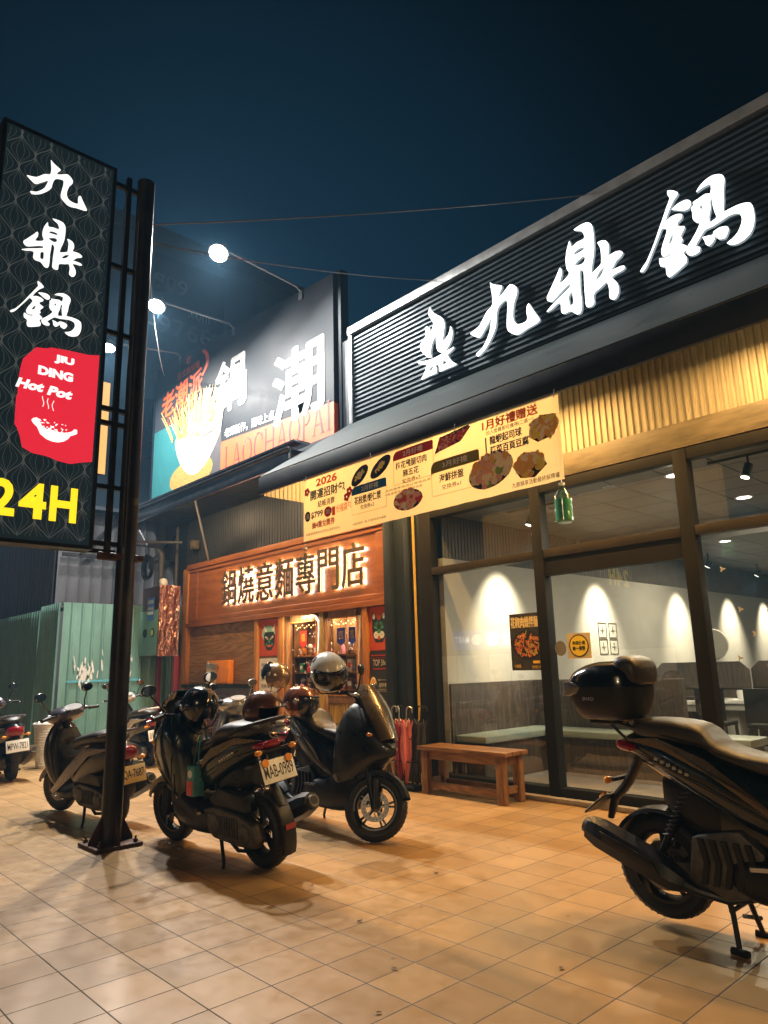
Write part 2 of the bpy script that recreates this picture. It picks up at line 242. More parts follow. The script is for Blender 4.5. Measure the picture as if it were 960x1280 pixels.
GL={'jiu':[[(-5.154,6.456),(-5.121,6.423),(-5.055,6.379),(-4.969,6.331),(-4.98,6.287),(-5.01,6.247),(-5.028,6.186),(-4.965,6.215),(-4.894,6.261),(-4.838,6.29),(-4.787,6.259),(-4.739,6.199),(-4.738,6.134),(-4.763,6.074),(-4.79,6.027),(-4.816,5.933),(-4.828,5.833),(-4.814,5.758),(-4.773,5.704),(-4.704,5.685),(-4.64,5.688),(-4.611,5.722),(-4.62,5.805),(-4.608,5.886),(-4.577,5.91),(-4.555,5.87),(-4.507,5.77),(-4.443,5.654),(-4.453,5.613),(-4.522,5.596),(-4.636,5.584),(-4.727,5.56),(-4.791,5.564),(-4.853,5.605),(-4.914,5.664),(-4.932,5.735),(-4.917,5.881),(-4.901,5.992),(-4.904,6.097),(-4.96,6.1),(-5.03,6.07),(-5.069,6.014),(-5.09,5.915),(-5.105,5.803),(-5.168,5.697),(-5.244,5.607),(-5.319,5.54),(-5.421,5.494),(-5.454,5.535),(-5.438,5.554),(-5.35,5.587),(-5.282,5.657),(-5.219,5.752),(-5.183,5.869),(-5.17,5.948),(-5.223,5.897),(-5.291,5.828),(-5.367,5.755),(-5.416,5.766),(-5.526,5.852),(-5.525,5.876),(-5.436,5.897),(-5.362,5.928),(-5.284,6.018),(-5.224,6.078),(-5.151,6.108),(-5.133,6.173),(-5.133,6.27)]],'ding':[[(-3.868,6.582),(-3.778,6.597),(-3.717,6.593),(-3.669,6.577),(-3.632,6.527),(-3.621,6.448),(-3.621,6.328),(-3.629,6.212),(-3.649,6.114),(-3.676,6.019),(-3.692,5.92),(-3.649,5.935),(-3.599,5.959),(-3.56,5.988),(-3.55,6.09),(-3.552,6.186),(-3.58,6.265),(-3.521,6.263),(-3.476,6.237),(-3.452,6.189),(-3.448,6.122),(-3.467,6.044),(-3.427,6.042),(-3.369,6.046),(-3.315,6.028),(-3.29,5.993),(-3.322,5.956),(-3.382,5.927),(-3.421,5.876),(-3.453,5.845),(-3.391,5.844),(-3.323,5.842),(-3.286,5.824),(-3.289,5.797),(-3.33,5.782),(-3.398,5.779),(-3.451,5.757),(-3.407,5.691),(-3.385,5.63),(-3.384,5.561),(-3.409,5.504),(-3.451,5.482),(-3.494,5.512),(-3.501,5.555),(-3.494,5.621),(-3.503,5.694),(-3.523,5.732),(-3.578,5.704),(-3.651,5.678),(-3.687,5.653),(-3.694,5.604),(-3.694,5.545),(-3.726,5.518),(-3.774,5.521),(-3.8,5.555),(-3.8,5.649),(-3.798,5.766),(-3.793,5.883),(-3.789,5.977),(-3.81,6.016),(-3.837,6.023),(-3.845,5.907),(-3.854,5.791),(-3.85,5.671),(-3.855,5.555),(-3.879,5.494),(-3.922,5.491),(-3.962,5.528),(-4.002,5.568),(-4.065,5.568),(-4.108,5.576),(-4.13,5.621),(-4.127,5.723),(-4.177,5.732),(-4.246,5.7),(-4.326,5.687),(-4.311,5.708),(-4.227,5.759),(-4.132,5.804),(-4.038,5.848),(-3.978,5.882),(-3.982,5.914),(-4.047,5.894),(-4.128,5.851),(-4.21,5.807),(-4.257,5.794),(-4.306,5.835),(-4.308,5.886),(-4.263,5.946),(-4.202,6.031),(-4.142,6.115),(-4.097,6.183),(-4.078,6.135),(-4.089,6.066),(-4.122,5.983),(-4.063,5.993),(-3.996,6.03),(-3.98,6.065),(-4.006,6.126),(-4.012,6.227),(-3.992,6.341),(-3.959,6.424),(-3.936,6.468),(-3.924,6.388),(-3.893,6.379),(-3.835,6.399),(-3.748,6.398),(-3.738,6.441),(-3.762,6.509),(-3.821,6.545)],[(-3.899,6.253),(-3.877,6.291),(-3.819,6.305),(-3.758,6.297),(-3.754,6.273),(-3.786,6.259),(-3.849,6.253)],[(-3.893,6.116),(-3.878,6.145),(-3.82,6.172),(-3.769,6.181),(-3.754,6.146),(-3.771,6.106),(-3.815,6.091)],[(-3.65,5.804),(-3.62,5.863),(-3.581,5.904),(-3.526,5.925),(-3.548,5.877),(-3.588,5.831)],[(-4.016,5.754),(-3.987,5.795),(-3.962,5.791),(-3.957,5.716),(-3.959,5.652),(-3.995,5.637),(-4.012,5.656),(-4.014,5.705)]],'guo':[[(-2.715,6.461),(-2.658,6.431),(-2.61,6.378),(-2.625,6.347),(-2.665,6.313),(-2.708,6.251),(-2.752,6.18),(-2.774,6.113),(-2.72,6.14),(-2.65,6.138),(-2.597,6.109),(-2.609,6.065),(-2.655,6.035),(-2.652,5.995),(-2.587,5.96),(-2.606,5.917),(-2.639,5.872),(-2.624,5.819),(-2.649,5.786),(-2.593,5.735),(-2.605,5.695),(-2.636,5.665),(-2.608,5.613),(-2.615,5.549),(-2.696,5.505),(-2.806,5.464),(-2.835,5.523),(-2.833,5.599),(-2.887,5.632),(-2.891,5.727),(-2.828,5.704),(-2.771,5.707),(-2.739,5.738),(-2.798,5.72),(-2.847,5.729),(-2.862,5.783),(-2.839,5.864),(-2.801,5.939),(-2.771,6.017),(-2.81,6.053),(-2.832,6.049),(-2.887,5.951),(-2.959,5.83),(-3.032,5.708),(-3.083,5.661),(-3.115,5.671),(-3.093,5.705),(-3.035,5.756),(-2.972,5.852),(-2.908,5.962),(-2.851,6.075),(-2.805,6.161),(-2.748,6.273),(-2.702,6.358),(-2.718,6.407)],[(-2.772,5.847),(-2.748,5.904),(-2.716,5.935),(-2.722,5.884),(-2.748,5.843)],[(-2.697,6.221),(-2.622,6.251),(-2.545,6.252),(-2.5,6.222),(-2.493,6.172),(-2.525,6.135),(-2.579,6.142),(-2.644,6.185)],[(-2.425,6.28),(-2.378,6.331),(-2.307,6.366),(-2.24,6.373),(-2.177,6.348),(-2.144,6.309),(-2.14,6.254),(-2.162,6.146),(-2.172,6.032),(-2.192,5.924),(-2.142,5.919),(-2.066,5.922),(-1.993,5.911),(-1.936,5.88),(-1.92,5.82),(-1.919,5.719),(-1.939,5.63),(-1.978,5.564),(-2.043,5.526),(-2.106,5.515),(-2.16,5.53),(-2.201,5.569),(-2.146,5.592),(-2.091,5.63),(-2.053,5.689),(-2.032,5.751),(-2.043,5.814),(-2.083,5.843),(-2.151,5.85),(-2.216,5.834),(-2.309,5.816),(-2.381,5.816),(-2.418,5.79),(-2.464,5.738),(-2.504,5.683),(-2.461,5.654),(-2.473,5.608),(-2.522,5.594),(-2.574,5.609),(-2.602,5.656),(-2.596,5.706),(-2.542,5.762),(-2.479,5.836),(-2.429,5.916),(-2.466,5.943),(-2.493,5.996),(-2.491,6.071),(-2.495,6.127),(-2.468,6.15),(-2.471,6.183),(-2.408,6.194),(-2.339,6.209),(-2.289,6.188),(-2.273,6.285),(-2.329,6.295),(-2.383,6.288)],[(-2.412,6.089),(-2.399,6.109),(-2.381,6.087),(-2.395,6.057)],[(-2.302,6.104),(-2.281,6.123),(-2.282,6.033),(-2.272,5.953),(-2.263,5.895),(-2.301,5.878),(-2.335,5.874),(-2.333,5.94),(-2.31,6.018)],[(-2.423,5.747),(-2.346,5.73),(-2.32,5.725),(-2.31,5.754),(-2.25,5.77),(-2.188,5.753),(-2.165,5.718),(-2.185,5.663),(-2.216,5.631),(-2.272,5.649),(-2.298,5.699),(-2.318,5.657),(-2.366,5.622),(-2.401,5.654),(-2.408,5.703)]],'flame':[[(-6.246,6.554),(-6.23,6.506),(-6.172,6.428),(-6.091,6.361),(-6.023,6.295),(-5.991,6.224),(-5.994,6.139),(-6.013,6.051),(-6.029,5.99),(-6.035,5.945),(-5.983,5.963),(-5.922,6.006),(-5.888,6.079),(-5.88,6.115),(-5.855,6.056),(-5.851,5.988),(-5.876,5.904),(-5.92,5.845),(-5.981,5.793),(-6.041,5.779),(-6.088,5.794),(-6.133,5.839),(-6.156,5.904),(-6.158,5.991),(-6.155,6.077),(-6.194,6.043),(-6.24,5.983),(-6.262,5.914),(-6.271,5.851),(-6.263,5.776),(-6.329,5.809),(-6.4,5.878),(-6.452,5.955),(-6.474,6.022),(-6.452,6.072),(-6.388,6.107),(-6.354,6.153),(-6.356,6.232),(-6.36,6.278),(-6.322,6.283),(-6.287,6.254),(-6.268,6.208),(-6.267,6.163),(-6.221,6.209),(-6.194,6.266),(-6.214,6.333),(-6.255,6.388),(-6.284,6.469),(-6.272,6.524)],[(-6.535,5.809),(-6.467,5.79),(-6.331,5.761),(-6.21,5.752),(-6.089,5.761),(-5.971,5.775),(-5.883,5.78),(-5.84,5.79),(-5.856,5.756),(-5.927,5.726),(-6.01,5.7),(-6.118,5.686),(-6.238,5.686),(-6.359,5.707),(-6.469,5.747),(-6.518,5.779)],[(-6.354,5.692),(-6.227,5.67),(-6.107,5.67),(-6.0,5.682),(-5.952,5.698),(-5.931,5.653),(-5.878,5.579),(-5.802,5.52),(-5.871,5.511),(-5.986,5.514),(-6.115,5.516),(-6.124,5.571),(-6.123,5.634),(-6.05,5.632),(-6.052,5.597),(-5.993,5.591),(-5.991,5.632),(-6.031,5.651),(-6.18,5.637),(-6.295,5.634),(-6.304,5.589),(-6.262,5.58),(-6.248,5.608),(-6.184,5.617),(-6.181,5.515),(-6.308,5.519),(-6.475,5.513),(-6.428,5.569),(-6.382,5.63)]]}
PB={'jiu': [1.593, 2.167, 6.042, 6.497], 'ding': [1.606, 2.158, 5.323, 5.876], 'guo': [1.557, 2.197, 4.673, 5.163]}
RED=[(1.704,4.35),(1.774,4.445),(1.805,4.493),(1.893,4.507),(1.936,4.53),(2.09,4.547),(2.222,4.555),(2.279,4.557),(2.39,4.585),(2.387,3.486),(2.285,3.462),(2.187,3.429),(2.078,3.439),(1.971,3.466),(1.85,3.472),(1.763,3.511),(1.733,3.618),(1.703,3.687),(1.684,3.711),(1.676,3.967),(1.686,3.998),(1.679,4.132),(1.693,4.282)]
BOWL=[(1.819,3.78),(1.833,3.802),(1.862,3.814),(1.884,3.805),(1.906,3.751),(1.951,3.723),(2.004,3.724),(2.076,3.715),(2.139,3.724),(2.183,3.748),(2.2,3.772),(2.227,3.773),(2.23,3.734),(2.195,3.711),(2.172,3.701),(2.152,3.668),(2.118,3.636),(2.065,3.615),(2.012,3.614),(1.959,3.627),(1.904,3.664),(1.873,3.725),(1.836,3.755)]

# ------------------------------------------------------------------ mesh helpers
_cc = {}
def curve_mesh(key, make, extrude=0.0, offset=0.0):
    """verts, faces of a filled 2D curve or of a line of text"""
    k = (key, extrude, offset)
    if k in _cc: return _cc[k]
    d = make(); d.dimensions = '2D'; d.fill_mode = 'BOTH'; d.extrude = extrude; d.offset = offset; d.resolution_u = 3
    o = bpy.data.objects.new('tmp', d); COL.objects.link(o)
    bpy.context.view_layer.update()
    dg = bpy.context.evaluated_depsgraph_get(); e = o.evaluated_get(dg); me = e.to_mesh()
    r = ([tuple(v.co) for v in me.vertices], [tuple(p.vertices) for p in me.polygons])
    e.to_mesh_clear(); bpy.data.objects.remove(o); bpy.data.curves.remove(d)
    _cc[k] = r; return r
def text_mesh(s, weight=0.0, extrude=0.0):
    if any(ord(c) > 0x2e80 for c in s): weight = min(weight, .007)      # heavier offsets break dense characters
    def mk():
        d = bpy.data.curves.new('tmp', 'FONT'); d.body = s; d.size = 1.0; d.space_character = 1.0; return d
    return curve_mesh(('t', s), mk, extrude, weight)
def smooth_poly(p, k=3):
    out = []; n = len(p)
    for i in range(n):
        a, b, c, d = (Vector((*p[(i+j) % n], 0)) for j in (-1, 0, 1, 2))
        for s in range(k):
            t = s/k
            # centripetal-ish Catmull-Rom, kept tight
            q = .5*((2*b) + (c-a)*t + (2*a-5*b+4*c-d)*t*t + (3*b-a-3*c+d)*t**3)
            q = b.lerp(c, t).lerp(q, .75)
            out.append((q.x, q.y))
    return out
def poly_mesh(polys, extrude=0.0, smooth=0):
    def mk():
        d = bpy.data.curves.new('tmp', 'CURVE')
        for p in polys:
            if smooth: p = smooth_poly(p, smooth)
            s = d.splines.new('POLY'); s.points.add(len(p)-1); s.use_cyclic_u = True
            for i, q in enumerate(p): s.points[i].co = (q[0], q[1], 0, 1)
        return d
    return curve_mesh(('p', repr(polys), smooth), mk, extrude)

ORG = {}
class MB:
    def __init__(s): s.v = []; s.f = []; s.m = []; s.mi = 0; s.T = None
    def add(s, vs, fs, mi=None):
        b = len(s.v)
        if s.T is not None: vs = [s.T @ Vector(p) for p in vs]
        s.v += [tuple(p) for p in vs]; s.f += [tuple(b+i for i in f) for f in fs]; s.m += [s.mi if mi is None else mi]*len(fs)
        return s
    def box(s, x0, x1, y0, y1, z0, z1, mi=None):
        return s.add([(x, y, z) for z in (z0, z1) for y in (y0, y1) for x in (x0, x1)],
                     [(0, 2, 3, 1), (4, 5, 7, 6), (0, 1, 5, 4), (2, 6, 7, 3), (0, 4, 6, 2), (1, 3, 7, 5)], mi)
    def bar(s, p0, p1, w, h, up=(0, 0, 1), mi=None):
        p0 = Vector(p0); p1 = Vector(p1); d = (p1-p0).normalized(); u = Vector(up); a = d.cross(u)
        if a.length < 1e-4: a = d.cross(Vector((0, 1, 0)))
        a.normalize(); c = a.cross(d).normalized(); a *= w/2; c *= h/2
        vs = [p+i*a+j*c for p in (p0, p1) for i, j in ((-1, -1), (1, -1), (1, 1), (-1, 1))]
        return s.add(vs, [(0, 1, 2, 3), (7, 6, 5, 4), (0, 4, 5, 1), (1, 5, 6, 2), (2, 6, 7, 3), (3, 7, 4, 0)], mi)
    def tube(s, path, r, n=10, caps=True, mi=None, flat=1.0):
        P = [Vector(p) for p in path]; k = len(P); R = r if isinstance(r, (list, tuple)) else [r]*k
        vs = []; prev = None
        for i, p in enumerate(P):
            d = (P[min(i+1, k-1)]-P[max(i-1, 0)]).normalized()
            if prev is None:
                a = d.cross(Vector((0, 0, 1)))
                if a.length < 1e-3: a = d.cross(Vector((0, 1, 0)))
            else: a = prev - d*prev.dot(d)
            a.normalize(); prev = a; b = d.cross(a)
            for j in range(n):
                t = 2*PI*j/n; vs.append(p + a*math.cos(t)*R[i] + b*math.sin(t)*R[i]*flat)
        fs = [(i*n+j, i*n+(j+1) % n, (i+1)*n+(j+1) % n, (i+1)*n+j) for i in range(k-1) for j in range(n)]
        if caps: fs += [tuple(range(n-1, -1, -1)), tuple((k-1)*n+j for j in range(n))]
        return s.add(vs, fs, mi)
    def cyl(s, p0, p1, r0, r1=None, n=20, mi=None): return s.tube([p0, p1], [r0, r0 if r1 is None else r1], n, True, mi)
    def lathe(s, prof, c=(0, 0, 0), axis='Z', n=28, mi=None, arc=2*PI, a0=0.0):
        vs = []; full = abs(arc-2*PI) < 1e-6; m = n if full else n+1
        for r, h in prof:
            for j in range(m):
                t = a0+arc*j/n; x, y = r*math.cos(t), r*math.sin(t)
                p = {'Z': (x, y, h), 'Y': (x, h, y), 'X': (h, x, y)}[axis]
                vs.append((c[0]+p[0], c[1]+p[1], c[2]+p[2]))
        fs = []
        for i in range(len(prof)-1):
            for j in range(n):
                j2 = (j+1) % m if full else j+1
                fs.append((i*m+j, i*m+j2, (i+1)*m+j2, (i+1)*m+j))
        return s.add(vs, fs, mi)
    def ball(s, c, rx, ry, rz, n=20, k=12, mi=None):
        vs = []; fs = []
        for i in range(k+1):
            t = PI*i/k
            for j in range(n):
                a = 2*PI*j/n; vs.append((c[0]+rx*math.sin(t)*math.cos(a), c[1]+ry*math.sin(t)*math.sin(a), c[2]+rz*math.cos(t)))
        for i in range(k):
            for j in range(n): fs.append((i*n+j, (i+1)*n+j, (i+1)*n+(j+1) % n, i*n+(j+1) % n))
        return s.add(vs, fs, mi)
    def prism(s, poly, f, d0, d1, mi=None):
        """poly in (u,v); f(u,v,d) -> point"""
        n = len(poly); vs = [f(u, v, d) for d in (d0, d1) for u, v in poly]
        return s.add(vs, [tuple(range(n-1, -1, -1)), tuple(range(n, 2*n))] + [(i, (i+1) % n, n+(i+1) % n, n+i) for i in range(n)], mi)
    def flat(s, vf, f, mi=None):
        vs, fs = vf; return s.add([f(*p) for p in vs], fs, mi)
    def text(s, txt, box, f, weight=0.0, extrude=0.0, d=0.0, mi=None, keep=False):
        """fit a line of text into box (u0,u1,v0,v1); f(u,v,d)"""
        vs, fs = text_mesh(txt, weight, .5 if extrude else 0)
        if not vs: return s
        x0 = min(p[0] for p in vs); x1 = max(p[0] for p in vs); y0 = min(p[1] for p in vs); y1 = max(p[1] for p in vs)
        sx = (box[1]-box[0])/(x1-x0); sy = (box[3]-box[2])/(y1-y0)
        if not extrude and weight > .012 and any(ord(c) > 0x2e80 for c in txt):      # bold print: a few shifted copies
            k = min(weight, .035)*(box[3]-box[2])*.9
            for i, (du, dv) in enumerate(((k, 0), (-k, 0), (0, k*.7), (0, -k*.7))):
                s.add([f(box[0]+(p[0]-x0)*sx+du, box[2]+(p[1]-y0)*sy+dv, d+.0004*(i+1)) for p in vs], fs, mi)
        if keep: sx = sy = min(sx, sy)
        return s.add([f(box[0]+(p[0]-x0)*sx, box[2]+(p[1]-y0)*sy, d+(p[2]*2*extrude if extrude else 0)) for p in vs], fs, mi)
    def loft(s, rings, caps=True, mi=None):
        n = len(rings[0]); k = len(rings)
        fs = [(i*n+j, i*n+(j+1) % n, (i+1)*n+(j+1) % n, (i+1)*n+j) for i in range(k-1) for j in range(n)]
        if caps: fs += [tuple(range(n-1, -1, -1)), tuple((k-1)*n+j for j in range(n))]
        return s.add([p for r in rings for p in r], fs, mi)
    def body(s, secs, along='x', n=24, sub=5, e=2.6, mi=None, y0=0.0):
        """secs: (pos, lo, hi, halfwidth[, exponent]); smooth body lofted along x (lo..hi are z) or along z (lo..hi are x)"""
        S_ = [tuple(q) + (e,)*(5-len(q)) for q in secs]; K = []
        for i in range(len(S_)-1):
            a, b, c, d = (S_[max(0, min(len(S_)-1, i+j))] for j in (-1, 0, 1, 2))
            for t in [q/sub for q in range(sub)]:
                K.append(tuple(.5*((2*b[m]) + (c[m]-a[m])*t + (2*a[m]-5*b[m]+4*c[m]-d[m])*t*t + (3*b[m]-a[m]-3*c[m]+d[m])*t**3) for m in range(5)))
        K.append(S_[-1]); rings = []
        for p, lo, hi, w, ex in K:
            r = []
            for j in range(n):
                t = 2*PI*j/n; ct, st = math.cos(t), math.sin(t)
                y = max(w, .002)*math.copysign(abs(ct)**(2/ex), ct); q = (lo+hi)/2 + (hi-lo)/2*math.copysign(abs(st)**(2/ex), st)
                r.append((p, y0+y, q) if along == 'x' else (q, y0+y, p))
            rings.append(r)
        return s.loft(rings, True, mi)
    def build(s, name, mats, parent=None, bevel=0.0, seg=2, ang=35, front=None):
        if not isinstance(mats, (list, tuple)): mats = [mats]
        me = bpy.data.meshes.new(name)
        org = Vector((0, 0, 0)) if parent is None else ORG.get(parent.name, Vector((0, 0, 0)))
        me.from_pydata([tuple(Vector(p)-org) for p in s.v], [], s.f)
        for m in mats: me.materials.append(m)
        me.polygons.foreach_set('material_index', s.m); me.update()
        bm = bmesh.new(); bm.from_mesh(me)
        bmesh.ops.remove_doubles(bm, verts=bm.verts, dist=1e-5)
        bmesh.ops.recalc_face_normals(bm, faces=bm.faces)
        if bevel:
            ed = [e for e in bm.edges if len(e.link_faces) == 2 and e.calc_face_angle(0) > .6]
            bmesh.ops.bevel(bm, geom=ed, offset=bevel, segments=seg, affect='EDGES', clamp_overlap=True, profile=.6)
        bm.to_mesh(me); bm.free()
        if front is not None:                            # faces not looking along 'front' take the second material
            for p in me.polygons:
                if p.normal.dot(Vector(front)) < .7: p.material_index = 1
        me.polygons.foreach_set('use_smooth', [True]*len(me.polygons))
        me.set_sharp_from_angle(angle=math.radians(ang))
        o = bpy.data.objects.new(name, me); COL.objects.link(o)
        if parent is not None: o.parent = parent; ORG[o.name] = org
        return o

def tag(o, label=None, cat=None, group=None, kind=None):
    if label: o['label'] = label
    if cat: o['category'] = cat
    if group: o['group'] = group
    if kind: o['kind'] = kind
    return o
def thing(name, loc, label, cat, group=None, world=True):
    o = bpy.data.objects.new(name, None); COL.objects.link(o); o.location = loc; o.empty_display_size = .1
    ORG[o.name] = Vector(loc) if world else Vector((0, 0, 0))
    return tag(o, label, cat, group)
def copy_tree(o, parent=None):
    c = o.copy(); COL.objects.link(c); c.parent = parent
    for ch in list(o.children): copy_tree(ch, c)
    return c
# planes: fy(y) faces the street (-Y), fx(x) faces +X
def fy(y): return lambda u, v, d=0.0: (u, y-d, v)
def fx(x): return lambda u, v, d=0.0: (x+d, u, v)
def arc_pts(c, r, a0, a1, n, f): return [f(c[0]+r*math.cos(a0+(a1-a0)*i/n), c[1]+r*math.sin(a0+(a1-a0)*i/n)) for i in range(n+1)]
def ell(c, rx, ry, n=24, rot=0.0):
    return [(c[0]+rx*math.cos(t)*math.cos(rot)-ry*math.sin(t)*math.sin(rot), c[1]+rx*math.cos(t)*math.sin(rot)+ry*math.sin(t)*math.cos(rot)) for t in [2*PI*i/n for i in range(n)]]

# ------------------------------------------------------------------ ground
g = MB(); g.add([(-400, -400, 0), (400, -400, 0), (400, 400, 0), (-400, 400, 0)], [(0, 1, 2, 3)])
tag(g.build('plaza_floor', M['floor']), kind='structure')

def ribs_v(mb, x0, x1, z0, z1, y, pitch, depth, duty=.5):
    """sheet facing -Y with vertical trapezoid ribs"""
    n = int((x1-x0)/pitch); P = []
    for i in range(n):
        a = x0+i*pitch; s = pitch*.12
        P += [(a, y), (a+pitch*(1-duty)-s, y), (a+pitch*(1-duty), y-depth), (a+pitch-s, y-depth)]
    P.append((x0+n*pitch, y)); k = len(P)
    mb.add([(px, py, z) for z in (z0, z1) for px, py in P], [(i, i+1, k+i+1, k+i) for i in range(k-1)])
    return mb
def ribs_x(mb, y0, y1, z0, z1, x, pitch, depth, duty=.5):
    t = MB(); ribs_v(t, y0, y1, z0, z1, 0, pitch, depth, duty)
    return mb.add([(x-b, a, c) for a, b, c in t.v], t.f)

# ------------------------------------------------------------------ hot pot restaurant
R = thing('hot_pot_restaurant', (-3.2, 7.0, 0), 'dark hot pot restaurant with ribbed sign band, sloping awning and tall glass front', 'restaurant')
XR = 1.9
b = MB(); z = 5.36
P = []
while z < 6.80:
    P += [(7.0, z), (7.0, z+.030), (6.962, z+.038), (6.962, z+.066)]; z += .075
k = len(P)
b.add([(x, y, zz) for x in (-8.05, XR) for y, zz in P], [(i, i+1, k+i+1, k+i) for i in range(k-1)])
b.build('sign_band', M['navyrib'], R)
b = MB(); b.box(-8.12, XR, 6.90, 7.35, 6.835, 6.97); b.box(-8.125, -8.045, 6.925, 7.05, 5.30, 6.833)
b.build('coping', M['coping'], R, bevel=.008)
b = MB(); b.box(-8.36, -8.13, 7.0, 20.2, 3.7, 6.83); b.box(-7.24, -7.10, 7.125, 20.0, 0, 3.7); b.box(-8.36, XR, 20.0, 20.2, 0, 6.83); b.box(XR-.2, XR, 7.1, 20, 0, 6.83)
b.box(-8.36, XR, 7.36, 20, 6.72, 6.82); b.box(-8.1, XR-.2, 7.10, 7.2, 3.64, 6.7)
b.box(-8.46, -8.37, 6.98, 7.15, 4.7, 8.2)
b.build('outer_wall', M['navy'], R)
# awning: sloped sheets with lap seams, fascia lip, gable end
b = MB()
x = -8.16
while x < XR:
    x1 = min(XR, x+1.83)
    b.add([(x, 7.0, 5.345), (x1-.004, 7.0, 5.345), (x1-.004, 5.27, 4.16), (x, 5.27, 4.16), (x, 7.0, 5.33), (x1-.004, 7.0, 5.33), (x1-.004, 5.27, 4.145), (x, 5.27, 4.145)],
          [(0, 1, 2, 3), (4, 7, 6, 5), (0, 4, 5, 1), (1, 5, 6, 2), (2, 6, 7, 3), (3, 7, 4, 0)])
    x = x1
b.build('awning_sheet', M['awning'], R)
b = MB(); b.box(-8.165, XR, 5.265, 5.315, 3.905, 4.142)
b.build('awning_fascia', M['navy'], R, bevel=.006)
b = MB()
n = 24
for i in range(n):
    ya = 5.32+i*(1.72/n); yb = ya+1.72/n*.55; yc = ya+1.72/n
    for (p, q, dx) in ((ya, yb, 0), (yb, yc, .012)):
        zt = lambda y: 4.12+(y-5.27)*.685
        b.add([(-8.10+dx, p, 3.88), (-8.10+dx, q, 3.88), (-8.10+dx, q, zt(q)), (-8.10+dx, p, zt(p))], [(0, 1, 2, 3)])
b.build('gable_panel', M['cream'], R)
b = MB(); ribs_v(b, -7.9, XR, 3.905, 5.32, 7.055, .078, .022)
b.build('fascia_cladding', M['cream'], R)
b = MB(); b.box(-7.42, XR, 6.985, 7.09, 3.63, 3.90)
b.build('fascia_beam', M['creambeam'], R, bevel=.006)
b = MB(); b.box(-7.42, -7.27, 6.93, 7.12, 0, 3.62); b.box(-7.27, -7.02, 7.0, 7.1, 0, 3.62); b.box(-7.02, -6.93, 6.96, 7.1, 0, 3.62); b.box(-6.93, -6.74, 7.02, 7.1, 0, 3.62)
b.build('corner_post', M['navy'], R, bevel=.008)
b = MB(); b.tube([(-6.84, 6.985, .0), (-6.84, 6.985, 3.6)], .018, 8)
b.build('conduit', mat('yellow_conduit', (.55, .36, .06), .4), R)
# window frames
MX = [-6.62, -4.785, -2.985, -1.15, .65]
b = MB()
b.box(-6.74, -6.52, 6.99, 7.13, 0.0, 3.62)
for i, x in enumerate(MX[1:]): b.box(x-.07, x+.07, 6.985, 7.13, .0, 3.62)
b.box(-6.74, XR, 6.995, 7.125, 3.50, 3.622); b.box(-6.74, XR, 6.992, 7.14, .03, .15)
b.build('window_frame', M['frame'], R, bevel=.006)
b = MB()
for i in range(5):
    x0 = MX[i]+(.10 if i == 0 else .072); x1 = (MX[i+1]-.072) if i < 4 else XR
    b.box(x0, x1, 6.99, 7.12, 2.71, 2.81)
b.build('transom_rail', M['framelite'], R, bevel=.005)
b = MB(); b.box(MX[1]+.072, MX[2]-.072, 7.01, 7.11, 2.50, 2.708); b.build('door_header', M['frame'], R)
for i in range(5):
    x0 = MX[i]+(.10 if i == 0 else .07); x1 = (MX[i+1]-.07) if i < 4 else XR-.02
    b = MB(); b.add([(x0, 7.06, .15), (x1, 7.06, .15), (x1, 7.06, 2.71), (x0, 7.06, 2.71)], [(0, 1, 2, 3)])
    b.add([(x0, 7.06, 2.81), (x1, 7.06, 2.81), (x1, 7.06, 3.5), (x0, 7.06, 3.5)], [(0, 1, 2, 3)])
    b.build('window_pane', M['glass'], R)
b = MB(); b.box(-6.74, XR, 6.90, 7.3, .004, .055); b.build('threshold', mat('worn_concrete_step', (.22, .19, .16), .7, var=.25, scale=8, bump=.2), R, bevel=.006)
# interior
b = MB(); b.box(-6.55, -6.45, 7.15, 20, .0, 2.95); b.box(-6.45, XR-.2, 19.9, 20, 0, 2.95); b.build('interior_wall', M['greyplaster'], R)
b = MB(); ribs_x(b, 7.15, 19.9, 2.952, 3.56, -6.45, .07, -.012); b.build('upper_wall_panel', M['ceil'], R)
b = MB(); b.box(-6.44, XR-.2, 7.15, 19.9, .06, .066); b.build('interior_floor', mat('grey_interior_floor', (.2, .17, .14), .4, var=.2), R)
b = MB()
for i in range(14):
    for j in range(21):
        x = -6.44+i*.6; y = 7.18+j*.61; b.box(x, x+.585, y, y+.595, 3.56, 3.58)
b.build('ceiling_tiles', M['ceil'], R)
b = MB(); b.box(-6.44, XR-.2, 7.16, 19.9, 3.60, 3.63); b.build('ceiling_backing', M['darkwood'], R)
b = MB(); b.box(-6.44, XR-.2, 10.7, 10.9, 3.25, 3.555); b.build('ceiling_beam', M['ceil'], R)
b = MB(); b.box(-6.44, -6.41, 7.16, 9.0, .07, 1.26); b.box(-6.44, -4.15, 9.0, 9.10, .07, 1.26); b.build('wainscot', M['darkwood'], R, bevel=.004)
b = MB()
for y, h in ((11.05, .26), (11.40, .26)):
    for z0 in (1.62, 1.90):
        for (a, c, d, e) in ((0, .27, 0, .012), (0, .27, .25, .262), (0, .012, .012, .25), (.258, .27, .012, .25)):
            b.box(-6.449, -6.44, y+a, y+c, z0+d, z0+e)
        b.box(-6.449, -6.441, y+.07, y+.2, z0+.12, z0+.13); b.box(-6.449, -6.441, y+.13, y+.14, z0+.06, z0+.2)
b.build('wall_ornament', M['creambeam'], R)

def rr_(x, y, a, c): return [(x-a, y-c*.8), (x-a*.8, y-c), (x+a*.8, y-c), (x+a, y-c*.8), (x+a, y+c*.8), (x+a*.8, y+c), (x-a*.8, y+c), (x-a, y+c*.8)]
M['ink'] = M['ink']
